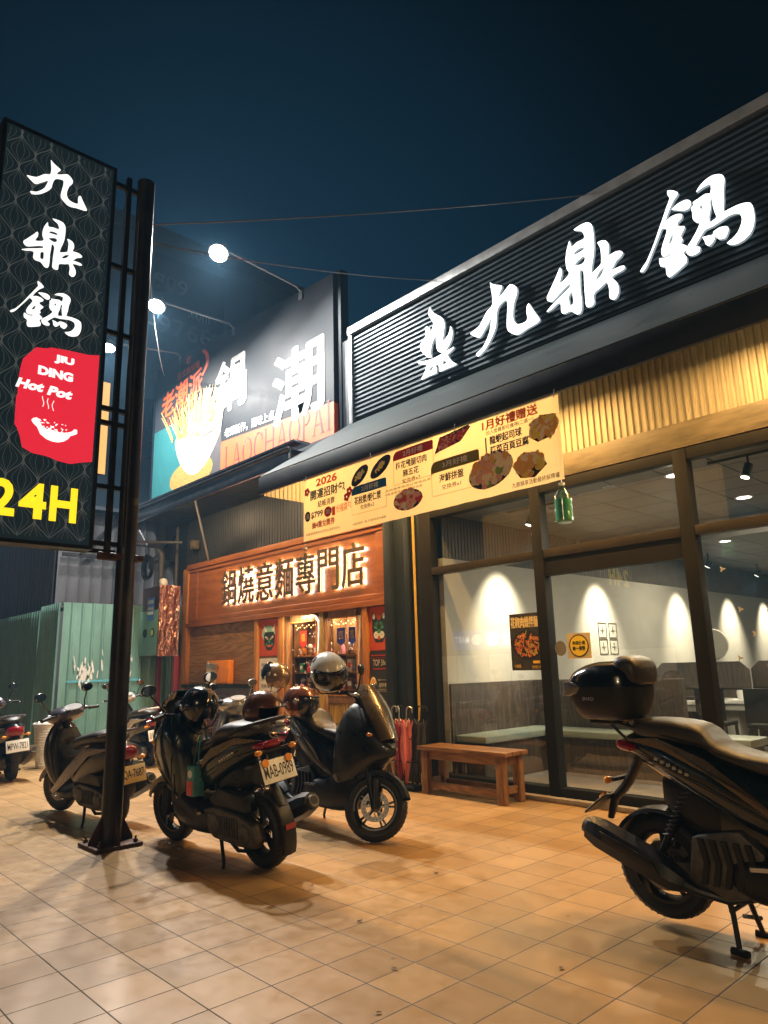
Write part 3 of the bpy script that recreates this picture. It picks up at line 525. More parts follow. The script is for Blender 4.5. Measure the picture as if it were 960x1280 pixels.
# built-in L bench
t = thing('banquette', (-5.9, 8.2, 0), 'pale green cushioned corner banquette just behind the left window', 'banquette')
b = MB(); b.box(-6.40, -5.9, 7.2, 8.995, .52, .61); b.box(-5.897, -3.2, 8.47, 8.995, .52, .61); b.build('seat_cushion', mat('pale_green_vinyl', (.20, .24, .21), .35, var=.06), t, bevel=.02, seg=3)
b = MB(); b.box(-6.40, -5.95, 7.22, 8.99, .07, .518); b.box(-5.95, -3.25, 8.53, 8.99, .07, .518); b.build('seat_base', M['darkwood'], t)
def table(x, y, w, lab):
    t = thing('dining_table', (x, y, .066), lab, 'table', 'tables inside the restaurant')
    b = MB(); b.box(x-w, x+w, y-.42, y+.42, .80, .86); b.build('tabletop', M['white'], t, bevel=.012)
    b = MB(); b.box(x-w+.04, x+w-.04, y-.38, y+.38, .70, .795); b.build('apron', M['greyplaster'], t)
    for sx in (-1, 1):
        b = MB(); b.box(x+sx*(w-.22)-.12, x+sx*(w-.22)+.12, y-.2, y+.2, .07, .70); b.build('leg', M['greyplaster'], t)
table(-5.5, 11.7, .75, 'white topped dining table nearest the ornaments on the interior wall')
table(-4.2, 12.2, .8, 'white topped dining table behind the two black chairs')
table(-3.3, 14.8, .8, 'white topped dining table deepest inside the restaurant')
for (x, y, w, lab) in ((-5.35, 12.35, .8, 'dark partition screen behind the left dining table'), (-3.9, 12.85, .8, 'dark partition screen behind the middle dining table')):
    t = thing('partition_screen', (x, y, .07), lab, 'screen', 'partition screens between the tables')
    b = MB(); b.prism([(-w, .07), (w, .07), (w, 1.32), (w-.14, 1.45), (-w+.14, 1.45), (-w, 1.32)], lambda u, v, d: (x+u, y+d, v), 0, .05); b.build('panel', M['darkwood'], t, bevel=.006)
    b = MB(); b.box(x-w, x+w, y-.012, y-.002, 1.0, 1.02); b.build('trim', M['framelite'], t)
def chair(x, y, rz, lab):
    t = thing('dining_chair', (x, y, .066), lab, 'chair', 'black chairs inside the restaurant', world=False); t.rotation_euler.z = rz
    b = MB(); b.box(-.22, .22, -.22, .22, .44, .50); b.build('seat', M['black'], t, bevel=.02)
    b = MB(); b.box(-.22, .22, .19, .235, .52, 1.0); b.build('backrest', M['black'], t, bevel=.015)
    for sx in (-1, 1):
        for sy in (-1, 1):
            b = MB(); b.bar((sx*.19, sy*.19, .44), (sx*.2, sy*.21, .0), .035, .035); b.build('leg', M['black'], t)
chair(-3.95, 11.2, PI, 'black dining chair in front of the middle table, nearest the window'); chair(-4.75, 11.4, PI, 'black dining chair left of the other one at the middle table')
chair(-3.3, 13.9, PI, 'black dining chair at the deepest dining table')
# things on the tables
for (x, y, c, w_, h_, lab) in ((-5.9, 11.5, 'white', .09, .10, 'white tissue box on the dining table nearest the ornaments'), (-5.2, 11.55, 'ink', .12, .05, 'flat black tray on the dining table nearest the ornaments'), (-4.6, 12.0, 'white', .05, .14, 'white jug on the table behind the black chairs'), (-3.9, 12.05, 'ink', .22, .035, 'black hot plate on the table behind the black chairs'), (-4.15, 12.15, 'coping', .04, .12, 'grey cup on the table behind the black chairs')):
    b = MB()
    if w_ < .06: b.lathe([(0, .862), (w_*.8, .862), (w_, .87+h_*.6), (w_*.85, .86+h_), (w_*.7, .86+h_), (0, .87)], (x, y, 0), n=16)
    else: b.prism(rr_(x, y, w_, w_*.7), lambda u, v, d: (u, v, d), .862, .862+h_)
    tag(b.build('tableware', M[c] if c in M else M['black'], bevel=.004 if w_ >= .06 else 0), lab, 'tableware')
t = thing('round_fan', (-5.3, 12.9, 1.45), 'pale round fan standing above the left partition screen', 'fan')
b = MB(); b.lathe([(0, 12.86), (.26, 12.87), (.27, 12.9), (.26, 12.93), (0, 12.94)], (-5.3, 0, 1.75), 'Y', n=28); b.build('fan_cage', M['greyplaster'], t)
b = MB(); b.cyl((-5.3, 12.9, .07), (-5.3, 12.9, 1.5), .03); b.build('stand', M['greyplaster'], t)
# counter with plant
t = thing('service_counter', (-1.9, 9.1, 0), 'slatted wooden service counter inside the right window', 'counter')
cw = wood('counter_slat', (.2, .08, .03), (.5, .27, .12), axis='X', scale=4)
b = MB()
for i in range(13): b.box(-2.72, -.9, 8.72, 9.5, .1+i*.1, .185+i*.1)
b.build('slatted_front', cw, t, bevel=.006)
b = MB()
for i in range(3): b.box(-2.95+.012*i, -.8, 8.55+.01*i, 9.6, 1.40+i*.036, 1.43+i*.036)
b.build('counter_top', cw, t, bevel=.004)
b = MB(); b.lathe([(0, 1.51), (.09, 1.512), (.15, 1.62), (.165, 1.74), (.12, 1.88), (.075, 1.95), (.085, 1.99), (.07, 1.99)], (-2.42, 9.0, 0)); v = tag(b.build('vase', mat('red_brown_glaze', (.22, .06, .03), .2, coat=.5)), 'round red brown vase on the wooden counter', 'vase')
b = MB(); rnd = random.Random(3)
for i in range(150):
    a = rnd.uniform(0, 2*PI); e = rnd.uniform(.2, 1.5); r = rnd.uniform(.1, .42)
    p = Vector((-2.42+r*math.cos(a)*math.cos(e), 9.0+r*math.sin(a)*math.cos(e), 2.02+r*1.3*math.sin(e)))
    d = Vector((rnd.uniform(-1, 1), rnd.uniform(-1, 1), rnd.uniform(.0, 1))).normalized()*.06; q = d.cross(Vector((rnd.uniform(-1, 1), rnd.uniform(-1, 1), rnd.uniform(-1, 1)))).normalized()*.016
    b.add([p-d, p+q, p+d, p-q], [(0, 1, 2, 3)])
for i in range(16):
    a = rnd.uniform(0, 2*PI); r = rnd.uniform(.1, .3); b.tube([(-2.42, 9.0, 1.98), (-2.42+r*.5*math.cos(a), 9+r*.5*math.sin(a), 2.2), (-2.42+r*math.cos(a), 9+r*math.sin(a), 2.2+rnd.uniform(.1, .35))], .004, 4)
tag(b.build('flower_arrangement', mat('yellow_green_leaf', (.22, .2, .03), .5, var=.4, scale=20)), 'yellow green flower arrangement standing in the red brown vase', 'plant')
b = MB(); b.box(-2.86, -2.6, 8.66, 8.86, 1.506, 1.58); tag(b.build('ticket_box', M['benchwood'], bevel=.008), 'small wooden box on the left end of the counter', 'box')

# lamps inside
def area(name, loc, size, energy, col, target=None, rot=None, shape='DISK', sy=None, parent=None, spread=PI):
    l = bpy.data.lights.new(name, 'AREA'); l.energy = energy; l.color = col; l.size = size; l.shape = shape; l.spread = spread
    if sy: l.size_y = sy
    o = bpy.data.objects.new(name, l); COL.objects.link(o); o.location = loc
    if target is not None: o.rotation_euler = (Vector(target)-Vector(loc)).to_track_quat('-Z', 'Y').to_euler()
    return o
def spot(name, loc, target, energy, ang, blend, col, r=.04):
    l = bpy.data.lights.new(name, 'SPOT'); l.energy = energy; l.spot_size = math.radians(ang); l.spot_blend = blend; l.color = col; l.shadow_soft_size = r
    o = bpy.data.objects.new(name, l); COL.objects.link(o); o.location = loc
    o.rotation_euler = (Vector(target)-Vector(loc)).to_track_quat('-Z', 'Y').to_euler(); return o
WARMW = (1, .86, .62)
M['spotface'] = emis('spot_lens', (1, .88, .7), 9)
sp_y = [8.35, 11.1, 14.2, 16.8, 19.0]
ords = ['nearest the window', 'second from the window', 'third from the window', 'fourth from the window', 'deepest in the room']
for i, y in enumerate(sp_y):
    t = thing('track_spotlight', (-5.72, y, 3.5), 'black ceiling spotlight lighting the side wall, '+ords[i], 'spotlight', 'spotlights washing the side wall')
    d = (Vector((-6.45, y, 2.3))-Vector((-5.72, y, 3.34))).normalized(); c = Vector((-5.72, y, 3.34))
    b = MB(); b.cyl((-5.72, y, 3.555), (-5.72, y, 3.38), .012); b.build('stem', M['black'], t)
    b = MB(); b.cyl(c-d*.08, c+d*.06, .05, .055); b.build('lamp_head', M['black'], t)
    b = MB(); b.cyl(c+d*.061, c+d*.066, .045); b.build('lens', M['spotface'], t)
    spot('spot_beam', c+d*.08, (-6.45, y, 1.85), 600, 66, 1.0, WARMW, .05)
for i, (x, y) in enumerate([(-3.31, 9.6), (-3.38, 7.75), (-4.9, 13.0), (-2.0, 12.0), (-2.0, 16.0), (-.3, 9.0)]):
    t = thing('downlight', (x, y, 3.55), ['round white downlight in the dark ceiling behind the beam', 'round white downlight in the ceiling close to the glass', 'round ceiling downlight over the middle tables', 'round ceiling downlight right of the middle tables', 'round ceiling downlight at the back of the room', 'round ceiling downlight above the counter'][i], 'downlight', 'ceiling downlights')
    b = MB(); b.lathe([(.085, 3.556), (.11, 3.55), (.115, 3.558)], (x, y, 0), n=24); b.build('trim_ring', M['whitepaint'], t)
    b = MB(); b.lathe([(0, 3.552), (.085, 3.553)], (x, y, 0), n=24); b.build('diffuser', emis('downlight_face', (1, .93, .8), 10), t) if i == 0 else b.build('diffuser', bpy.data.materials['downlight_face'], t)
    o = area('downlight_lamp', (x, y, 3.54), .16, 80, WARMW, (x, y, 0))
for i, (x, y) in enumerate([(-5.35, 7.75), (-2.5, 7.5)]):
    t = thing('ceiling_spotlight', (x, y, 3.5), ['small black spotlight hanging behind the left transom pane', 'black twin spotlight on a track at the top right'][i], 'spotlight')
    b = MB(); b.cyl((x, y, 3.555), (x, y, 3.42), .012); b.cyl((x-.4, y, 3.54), (x+.4, y, 3.54), .015); b.build('stem', M['black'], t)
    b = MB(); b.cyl((x, y, 3.44), (x-.03, y-.05, 3.30), .045, .05); b.build('lamp_head', M['black'], t)
    b = MB(); b.cyl((x-.0305, y-.051, 3.298), (x-.031, y-.0515, 3.296), .04); b.build('lens', M['spotface'], t)

# posters on the glass
def poster_food(x0, x1, z0, z1):
    t = thing('food_poster', (x0, 7.05, z0), 'dark food poster with a plate of noodles stuck inside the left window', 'poster')
    b = MB(); b.box(x0, x1, 7.050, 7.053, z0, z1); b.build('sheet', mat('poster_dark', (.03, .026, .02), .5, var=.5, scale=8), t)
    w = x1-x0; f = fy(7.049)
    b = MB(); b.text('花椒肉燥拌麵', (x0+.05*w, x1-.06*w, z1-.17, z1-.04), f, .03, d=.001); b.build('title', mat('poster_gold', (.75, .6, .3), .5), t)
    b = MB(); rnd = random.Random(5)
    b.prism(ell(((x0+x1)/2+.02, z1-.37), w*.5, .17), f, .001, .0015, 0)
    for i in range(120):
        a = rnd.uniform(0, 2*PI); r = rnd.uniform(0, 1)**.5; c = ((x0+x1)/2+.02+r*w*.44*math.cos(a), z1-.37+r*.145*math.sin(a))
        b.prism(ell(c, rnd.uniform(.01, .035), rnd.uniform(.006, .012), 8, rnd.uniform(0, PI)), f, .0016+i*2e-6, .0018+i*2e-6, rnd.choice([1, 1, 2, 2, 3]))
    b.build('food_picture', [M['ink'], mat('food_orange', (.6, .26, .05), .4), mat('food_red', (.45, .10, .03), .4), mat('food_green', (.25, .35, .05), .4)], t)
    b = MB(); b.box(x0+.7*w, x0+.92*w, 7.0475, 7.049, z0+.08, z0+.11); b.text('好吃新上市', (x0+.66*w, x0+.95*w, z0+.02, z0+.055), f, .01, d=.001); b.text('九鼎鍋', (x0+.08*w, x0+.3*w, z0+.03, z0+.07), f, .01, d=.001); b.build('small_print', mat('poster_yellow', (.8, .5, .05), .5), t)
poster_food(-5.31, -4.865, 1.42, 2.09)
t = thing('round_sticker', (-4.37, 7.05, 1.55), 'square yellow sticker with a round black emblem on the middle window', 'sticker')
f = fy(7.049)
b = MB(); b.box(-4.52, -4.22, 7.05, 7.053, 1.54, 1.82); b.build('sheet', mat('sticker_cream', (.55, .45, .25), .5), t)
b = MB(); b.prism(ell((-4.37, 1.68), .125, .125), f, .001, .0015); b.prism(ell((-4.37, 1.68), .112, .112), f, .002, .0025, 1); b.build('disc', [M['ink'], mat('sticker_yellow', (.75, .55, .03), .5)], t)
b = MB(); b.text('本店使用', (-4.45, -4.29, 1.69, 1.735), f, .03, d=.003); b.text('統一發票', (-4.45, -4.29, 1.63, 1.675), f, .03, d=.003); b.build('lettering', M['ink'], t)
b = MB(); b.prism(ell((-4.61, 1.66), .075, .085), fy(7.05), 0, .003); tag(b.build('grey_sticker', mat('sticker_grey', (.18, .17, .14), .5)), 'small round grey sticker left of the yellow sticker', 'sticker')
M['decal'] = mat('white_decal', (.4, .4, .37), .5)
for (x, z) in ((-2.72, 2.35), (-2.6, 1.95), (-2.5, 1.72), (-2.35, 1.9), (-2.66, 1.5), (-2.2, 2.62)):
    b = MB()
    for a in (0, 2.1, 4.2): b.prism(ell((x+.012*math.cos(a), z+.012*math.sin(a)), .018, .008, 10, a), fy(7.05), a*1e-4, .001+a*1e-4)
    tag(b.build('snow_decal', M['decal']), 'tiny white snow decal stuck on the right hand window', 'decal', 'snow decals on the right window')


# ------------------------------------------------------------------ lit roof sign
M['letterside'] = mat('glowing_letter_return', (.3, .32, .33), .5, emit=(.8, .95, 1), es=.3)  # faint emission put into the letter sides to imitate their bloom
RS = thing('lit_roof_sign', (-4.2, 6.9, 5.45), 'white lit brush lettering with a flame emblem on the ribbed sign band', 'illuminated sign')
def glyph(key): return GL[key]
def roof_glyph(key, name):
    vs, fs = poly_mesh(glyph(key), .04, 2)
    b = MB(); b.flat((vs, fs), lambda x, z_, d: (x, 6.905+d*.5, z_))
    o = b.build(name, [M['letter'], M['letterside']], RS, ang=50, front=(0, -1, 0))
    return o
roof_glyph('flame', 'flame_emblem'); roof_glyph('jiu', 'sign_character'); roof_glyph('ding', 'sign_character'); roof_glyph('guo', 'sign_character')
b = MB()
for x in (-6.4, -6.0, -5.2, -4.8, -4.0, -3.6, -2.8, -2.2): b.cyl((x, 6.935, 5.95), (x, 6.99, 5.95), .012)
b.build('standoff', M['navy'], RS)

# ------------------------------------------------------------------ banner below the awning
BN = thing('promotion_banner', (-5.2, 5.25, 3.08), 'cream promotion banner with food pictures hanging below the awning edge', 'banner')
yb = 5.244
b = MB(); n = 60; vs = []
for i in range(n+1):
    x = -7.09+3.83*i/n; w_ = .006*math.sin(i*.7)+.004*math.sin(i*1.9)
    for z_ in (3.075, 3.30, 3.55, 3.88): vs.append((x, 5.255+w_*(3.88-z_)/.8, z_))
b.add(vs, [(i*4+j, (i+1)*4+j, (i+1)*4+j+1, i*4+j+1) for i in range(n) for j in range(3)])
b.build('sheet', mat('cream_vinyl_banner', (.92, .83, .64), .5, var=.03, scale=3, trans=.45), BN)
f = fy(yb)
INK = M['ink']; bred = mat('banner_red', (.62, .05, .025), .5, trans=.32); bblue = mat('banner_blue', (.03, .17, .36), .5, trans=.32); bol = mat('banner_olive', (.30, .25, .04), .5, trans=.32); bor = mat('banner_orange', (.78, .13, .03), .5, trans=.32); bwh = mat('banner_white', (.9, .86, .74), .5, trans=.32); bdk = mat('banner_dark_teal', (.03, .09, .13), .5, trans=.32)
b = MB()
b.text('2026', (-6.82, -6.40, 3.735, 3.84), f, .035, d=0); b.text('1', (-6.50, -6.44, 3.31, 3.42), f, .03); b.text('份福袋包', (-6.42, -6.14, 3.33, 3.43), f, .01); b.text('抽4重兌獎券', (-6.90, -6.45, 3.205, 3.29), f, .03)
b.prism(ell((-6.58, 3.375), .075, .065), f, 0, .001)
for (x, z_) in ((-7.0, 3.70), (-6.17, 3.55), (-6.22, 3.49)):
    for k in range(5): b.prism(ell((x+.034*math.cos(k*1.2566), z_+.034*math.sin(k*1.2566)), .024, .024, 10), f, .0002*k, .001+.0002*k)
b.build('red_lettering', bred, BN)
b = MB(); b.text('開運招財包', (-6.93, -6.25, 3.575, 3.70), f, .035); b.build('blue_lettering', bdk, BN)
b = MB(); b.text('結帳消費', (-6.78, -6.45, 3.46, 3.545), f, .015); b.text('$799', (-6.92, -6.68, 3.33, 3.42), f, .03); b.prism(ell((-6.99, 3.38), .055, .065), f, 0, .001)
b.text('※限量優惠數量有限,送完為止(詳情洽店內)', (-7.03, -6.36, 3.125, 3.165), f, 0)
b.text('花枝漿/蝦仁漿', (-6.08, -5.62, 3.36, 3.455), f, .025); b.text('兌換券x2', (-5.98, -5.74, 3.29, 3.345), f, .01); b.text('※每桌限用一張,不得併用其他優惠', (-6.12, -5.55, 3.12, 3.15), f)
b.text('梅花雞腿切肉', (-5.37, -4.90, 3.625, 3.71), f, .025); b.text('豬五花', (-5.26, -5.02, 3.525, 3.605), f, .025); b.text('兌換券x2', (-5.28, -5.0, 3.45, 3.505), f, .01)
b.text('※每桌限用一張,不得併用', (-5.55, -4.98, 3.36, 3.39), f); b.text('其他優惠使用以現場為準', (-5.55, -4.85, 3.405, 3.432), f)
b.text('海鮮拼盤', (-4.73, -4.40, 3.345, 3.435), f, .025); b.text('兌換券x1', (-4.70, -4.44, 3.265, 3.32), f, .01)
b.text('加入會員即可獲得(二選一)', (-4.09, -3.53, 3.685, 3.735), f, .01); b.text('龍蝦起司球', (-4.05, -3.67, 3.585, 3.67), f, .03); b.text('蔬菜百頁豆腐', (-4.05, -3.60, 3.48, 3.565), f, .03); b.box(-4.105, -4.09, yb-.001, yb, 3.47, 3.67)
b.text('九鼎鍋享活動最終解釋權', (-3.82, -3.30, 3.10, 3.15), f, .005)
b.build('black_lettering', INK, BN)
def rrect(x0, x1, z0, z1, r, top=True):
    P = [(x0, z0), (x1, z0)]
    P += arc_pts((x1-r*.3, z1-r*.3), r*.3, 0, PI/2, 4, lambda a, c: (a, c)) + arc_pts((x0+r, z1-r), r, PI/2, PI, 6, lambda a, c: (a, c)); return P
b = MB(); b.prism(rrect(-6.13, -5.53, 3.48, 3.585, .08), f, 0, .001, 0); b.prism(rrect(-5.41, -4.80, 3.735, 3.84, .08), f, 0, .001, 1); b.prism(rrect(-4.84, -4.19, 3.465, 3.585, .08), f, 0, .001, 2)
b.build('header_band', [bblue, bred, bol], BN)
b = MB(); b.text('2月好禮', (-5.95, -5.66, 3.50, 3.565), f, .015, d=.002); b.text('2月好禮', (-5.25, -4.95, 3.755, 3.82), f, .015, d=.002); b.text('3月好禮', (-4.68, -4.34, 3.495, 3.56), f, .015, d=.002)
b.text('滿', (-7.02, -6.955, 3.345, 3.415), f, .02, d=.002); b.text('贈', (-6.615, -6.545, 3.345, 3.405), f, .02, d=.002); b.build('white_lettering', bwh, BN)
b = MB(); b.text('1月好禮贈送', (-4.13, -3.48, 3.745, 3.85), f, .035); b.build('orange_lettering', bor, BN)
b = MB()
for (x0, x1, z0, z1) in ((-6.13, -5.53, 3.23, 3.48), (-5.41, -4.80, 3.44, 3.735), (-4.84, -4.19, 3.20, 3.465)):
    b.box(x0, x0+.006, yb-.0005, yb, z0+.02, z1); b.box(x0+.006, x1, yb-.0005, yb, z0+.014, z0+.02); b.box(x1-.006, x1, yb-.0005, yb, z0+.02, z1)
b.build('panel_outline', mat('banner_beige', (.55, .42, .26), .5), BN)
fo = [M['ink'], mat('pic_black_plate', (.025, .022, .022), .4), mat('pic_orange', (.88, .42, .07), .5), mat('pic_cream', (.92, .72, .42), .5), mat('pic_red', (.68, .06, .045), .5), mat('pic_pink', (.88, .40, .27), .5), mat('pic_yellow', (.92, .66, .06), .5), mat('pic_green', (.25, .38, .06), .5)]
rnd = random.Random(11)
def food(name, plate, inner, cols, n, s=(.02, .05), asp=.5):
    b = MB(); b.prism(plate, f, 0, .0008, 1)
    cx = sum(p[0] for p in inner)/len(inner); cz = sum(p[1] for p in inner)/len(inner); R_ = max(math.hypot(p[0]-cx, p[1]-cz) for p in inner); k = 0; tries = 0
    def inside(x, z_):
        r = False; m = len(inner)
        for i in range(m):
            (xa, za), (xb, zb) = inner[i], inner[(i+1) % m]
            if (za > z_) != (zb > z_) and x < (xb-xa)*(z_-za)/(zb-za)+xa: r = not r
        return r
    while k < n and tries < 4000:
        tries += 1; x = cx+rnd.uniform(-R_, R_); z_ = cz+rnd.uniform(-R_, R_)
        if inside(x, z_):
            r = rnd.uniform(*s); b.prism(ell((x, z_), r, r*rnd.uniform(asp*.7, min(1, asp*1.4)), 9, rnd.uniform(0, PI)), f, .001+k*3e-6, .0013+k*3e-6, rnd.choice(cols)); k += 1
    b.build(name, fo, BN)
food('food_picture', ell((-5.98, 3.70), .17, .085, 24, .55), ell((-5.98, 3.705), .10, .028, 20, .55), [6, 6, 3], 30, (.012, .03))
food('food_picture', ell((-5.62, 3.725), .19, .085, 24, .5), ell((-5.62, 3.73), .10, .028, 20, .5), [6, 6, 3], 30, (.012, .03))
food('food_picture', ell((-5.20, 3.26), .22, .115), ell((-5.20, 3.27), .19, .09), [5, 5, 5, 3, 4], 90, (.03, .06))
food('food_picture', [(-4.78, 3.67), (-4.42, 3.72), (-4.28, 3.84), (-4.31, 3.865), (-4.70, 3.83)], [(-4.75, 3.685), (-4.43, 3.735), (-4.31, 3.835), (-4.69, 3.815)], [4, 4, 5], 130, (.012, .03))
food('food_picture', ell((-4.06, 3.33), .275, .165, 28, .2), ell((-4.06, 3.335), .245, .14, 20, .2), [3, 5, 2, 3, 5, 7, 3], 170, (.03, .055), .7)
food('food_picture', [(-3.60, 3.55), (-3.50, 3.475), (-3.33, 3.50), (-3.27, 3.60), (-3.31, 3.70), (-3.46, 3.72)], ell((-3.43, 3.60), .14, .095), [2, 2, 6, 3], 80, (.03, .06), .4)
food('food_picture', [(-3.80, 3.31), (-3.66, 3.42), (-3.48, 3.35), (-3.42, 3.25), (-3.56, 3.155), (-3.72, 3.18)], ell((-3.61, 3.29), .145, .10), [2, 2, 3, 6], 70, (.03, .05), .7)
b = MB()
for x in (-7.05, -5.8, -4.5, -3.3): b.tube([(x, 5.25, 3.85), (x, 5.262, 3.93)], .005, 6)
b.build('tie', M['coping'], BN)

# bottles of water on strings
def bottle(x, y, z0, h, r, mats, lab, liquid, ztop):
    t = thing('hanging_bottle', (x, y, z0), lab, 'bottle')
    prof = [(0, 0), (r*.8, 0), (r, .05), (r, .22), (r*.93, .27), (r, .32), (r, .60), (r*.9, .68), (r*.45, .84), (r*.32, .88), (r*.32, .95), (r*.22, .95)]
    b = MB(); b.lathe([(a, c*h) for a, c in prof], (x, y, z0), n=20); b.build('bottle_body', mats[0], t)
    b = MB(); b.lathe([(0, .95*h), (r*.36, .95*h), (r*.36, h), (0, h)], (x, y, z0), n=14); b.build('cap', M['whitepaint'], t)
    if liquid:
        b = MB(); b.lathe([(0, .01*h), (r*.78, .012*h), (r*.95, .06*h), (r*.95, .58*h), (0, .585*h)], (x, y, z0), n=18); b.build('liquid', mats[1], t)
    b = MB(); b.tube([(x, y, z0+h), (x+.01, y, ztop)], .0035, 5); b.build('string', M['coping'], t)
clr = glass_mat('clear_plastic', (.86, .9, .86), .10, .08)
bottle(-3.305, 5.27, 2.69, .36, .078, (clr, mat('green_water', (.10, .45, .26), .15, emit=None)), 'clear bottle of green liquid hanging from the right end of the banner', True, 3.88)
bottle(-7.08, 5.27, 2.60, .40, .075, (clr, M['white']), 'empty clear bottle hanging from the left end of the banner', False, 3.88)

# ------------------------------------------------------------------ billboard of the noodle shop
LB = thing('noodle_billboard', (-11.85, 7.0, 5.2), 'large dark billboard with an orange band and a noodle bowl, washed out by its floodlights', 'billboard')
b = MB(); b.prism([(-15.2, 5.22), (-8.48, 5.22), (-8.48, 8.14), (-15.2, 8.66)], lambda u, v, d: (u, d, v), 6.905, 7.2)
b.build('board', mat('billboard_vinyl', (.035, .042, .052), .5, var=.25, spec=.12, scale=1.2), LB)
f = fy(6.9); by = lambda d: d
vor = mat('billboard_orange', (.82, .135, .045), .45, var=.04); vte = mat('billboard_teal', (.03, .16, .175), .45, var=.06); vwh = mat('billboard_white', (.82, .82, .8), .4); vdk = mat('billboard_dark_letter', (.09, .035, .04), .5); vgr = mat('billboard_grey', (.10, .095, .10), .4, var=.2, scale=1)
b = MB(); b.prism([(-12.09, 5.225), (-8.482, 5.225), (-8.482, 5.80), (-12.09, 6.02)], f, -.004, .002, 0); b.box(-8.483, -8.476, 6.899, 7.201, 5.222, 5.78, 0)
b.prism([(-15.195, 5.225), (-13.2, 5.225), (-13.2, 7.02), (-15.195, 7.02)], f, -.004, .001, 1); b.prism([(-13.2, 5.225), (-12.092, 5.225), (-12.092, 6.6), (-13.2, 7.02)], f, -.004, .001, 2)

b.build('printed_panel', [vor, vte, vgr], LB)
# serif capitals drawn as strokes
def serif(mb, txt, x0, x1, z0, z1, f, d):
    adv = {'L': .62, 'A': .8, 'O': .86, 'C': .78, 'H': .9, 'P': .66, 'I': .42}; tot = sum(adv[c] for c in txt); sx = (x1-x0)/tot; h = z1-z0; u = x0; k = [0]
    def q(*pts):
        k[0] += 1; dd = d+k[0]*4e-5; mb.prism([(u+a*sx, z0+c*h) for a, c in pts], f, dd, dd+.0006)
    def ring(cx, rx, t, a0, a1, cz=.5, rz=.5):
        n = 20; k[0] += 1; dd = d+k[0]*4e-5
        O = [(cx+rx*math.cos(a0+(a1-a0)*i/n), cz+rz*math.sin(a0+(a1-a0)*i/n)) for i in range(n+1)]
        I = [(cx+(rx-t)*math.cos(a0+(a1-a0)*i/n), cz+(rz-.035)*math.sin(a0+(a1-a0)*i/n)) for i in range(n+1)]
        for i in range(n): mb.prism([(u+a*sx, z0+c*h) for a, c in (O[i], O[i+1], I[i+1], I[i])], f, dd, dd+.0006)
    for c in txt:
        def stem(x, w=.09): q((x, 0), (x+w, 0), (x+w, 1), (x, 1)); q((x-.07, 0), (x+w+.07, 0), (x+w+.07, .03), (x-.07, .03)); q((x-.07, .97), (x+w+.07, .97), (x+w+.07, 1), (x-.07, 1))
        if c == 'L': stem(.12); q((.2, 0), (.54, 0), (.56, .22), (.53, .22), (.47, .035), (.2, .035))
        if c == 'I': stem(.16)
        if c == 'H': stem(.12); stem(.66); q((.2, .48), (.67, .48), (.67, .52), (.2, .52))
        if c == 'O': ring(.43, .37, .1, 0, 2*PI)
        if c == 'C': ring(.43, .36, .1, .7, 2*PI-.7); q((.66, .70), (.72, .70), (.72, .95), (.69, .95))
        if c == 'A': q((.1, 0), (.14, 0), (.41, 1), (.37, 1)); q((.6, 0), (.71, 0), (.43, 1), (.37, 1)); q((.2, .32), (.58, .32), (.58, .36), (.2, .36)); q((.02, 0), (.22, 0), (.22, .03), (.02, .03)); q((.53, 0), (.78, 0), (.78, .03), (.53, .03))
        if c == 'P': stem(.12); ring(.24, .33, .09, -PI/2, PI/2, .74, .26)
        u += adv[c]*sx
b = MB(); serif(b, 'LAOCHAOPAI', -11.95, -8.52, 5.33, 5.86, f, .003)
b.build('dark_lettering', vdk, LB)
b = MB(); serif(b, 'LAOCHAOPAI', -14.55, -12.75, 7.05, 7.24, f, .003)
b.text('老潮派', (-14.85, -12.95, 7.30, 7.92), lambda u, v, d=0: f(u, v+(u+13.9)*.06, d), .025, d=.003)
b.text('日式鍋燒麵', (-14.1, -13.1, 8.0, 8.18), f, .0, d=.003); b.text('老', (-13.75, -13.5, 8.25, 8.45), f, .0, d=.003); b.text('）', (-13.0, -12.7, 7.75, 8.35), f, .05, d=.003)
b.build('orange_lettering', vor, LB)
b = MB(); b.text('潮', (-10.25, -8.75, 5.78, 7.15), f, .022, d=.004); b.text('鍋', (-12.35, -11.2, 6.62, 7.75), f, .03, d=.004)
b.text('老菜新作，潮味上桌', (-11.95, -10.2, 6.07, 6.26), lambda u, v, d=0: f(u, v-(u+12)*.06, d), .03, d=.004)
b.build('white_lettering', vwh, LB)
# noodle bowl picture
rnd = random.Random(21)
pic = [mat('pic_bowl_white', (.62, .6, .55), .4), mat('pic_bowl_shade', (.32, .29, .26), .4), mat('pic_noodle', (.62, .40, .12), .4), mat('pic_noodle_light', (.8, .62, .3), .4), mat('pic_greens', (.24, .30, .06), .4), mat('pic_meat', (.7, .5, .36), .4), mat('pic_wood_disc', (.38, .24, .07), .5, var=.4, scale=20)]
b = MB(); b.prism(ell((-13.35, 5.62), .95, .36), f, .002, .004, 6)
b.prism([(-14.1, 6.45)]+[(-14.1+2.1*i/16, 6.5-.92*math.sin(PI*(i/16)**.9)**.75) for i in range(1, 16)]+[(-12.0, 6.78)], f, .005, .007, 0)
b.prism(ell((-13.05, 6.62), 1.06, .30, 30, .13), f, .008, .010, 0); b.prism(ell((-13.05, 6.63), .98, .24, 30, .13), f, .0105, .012, 1)
k = 0
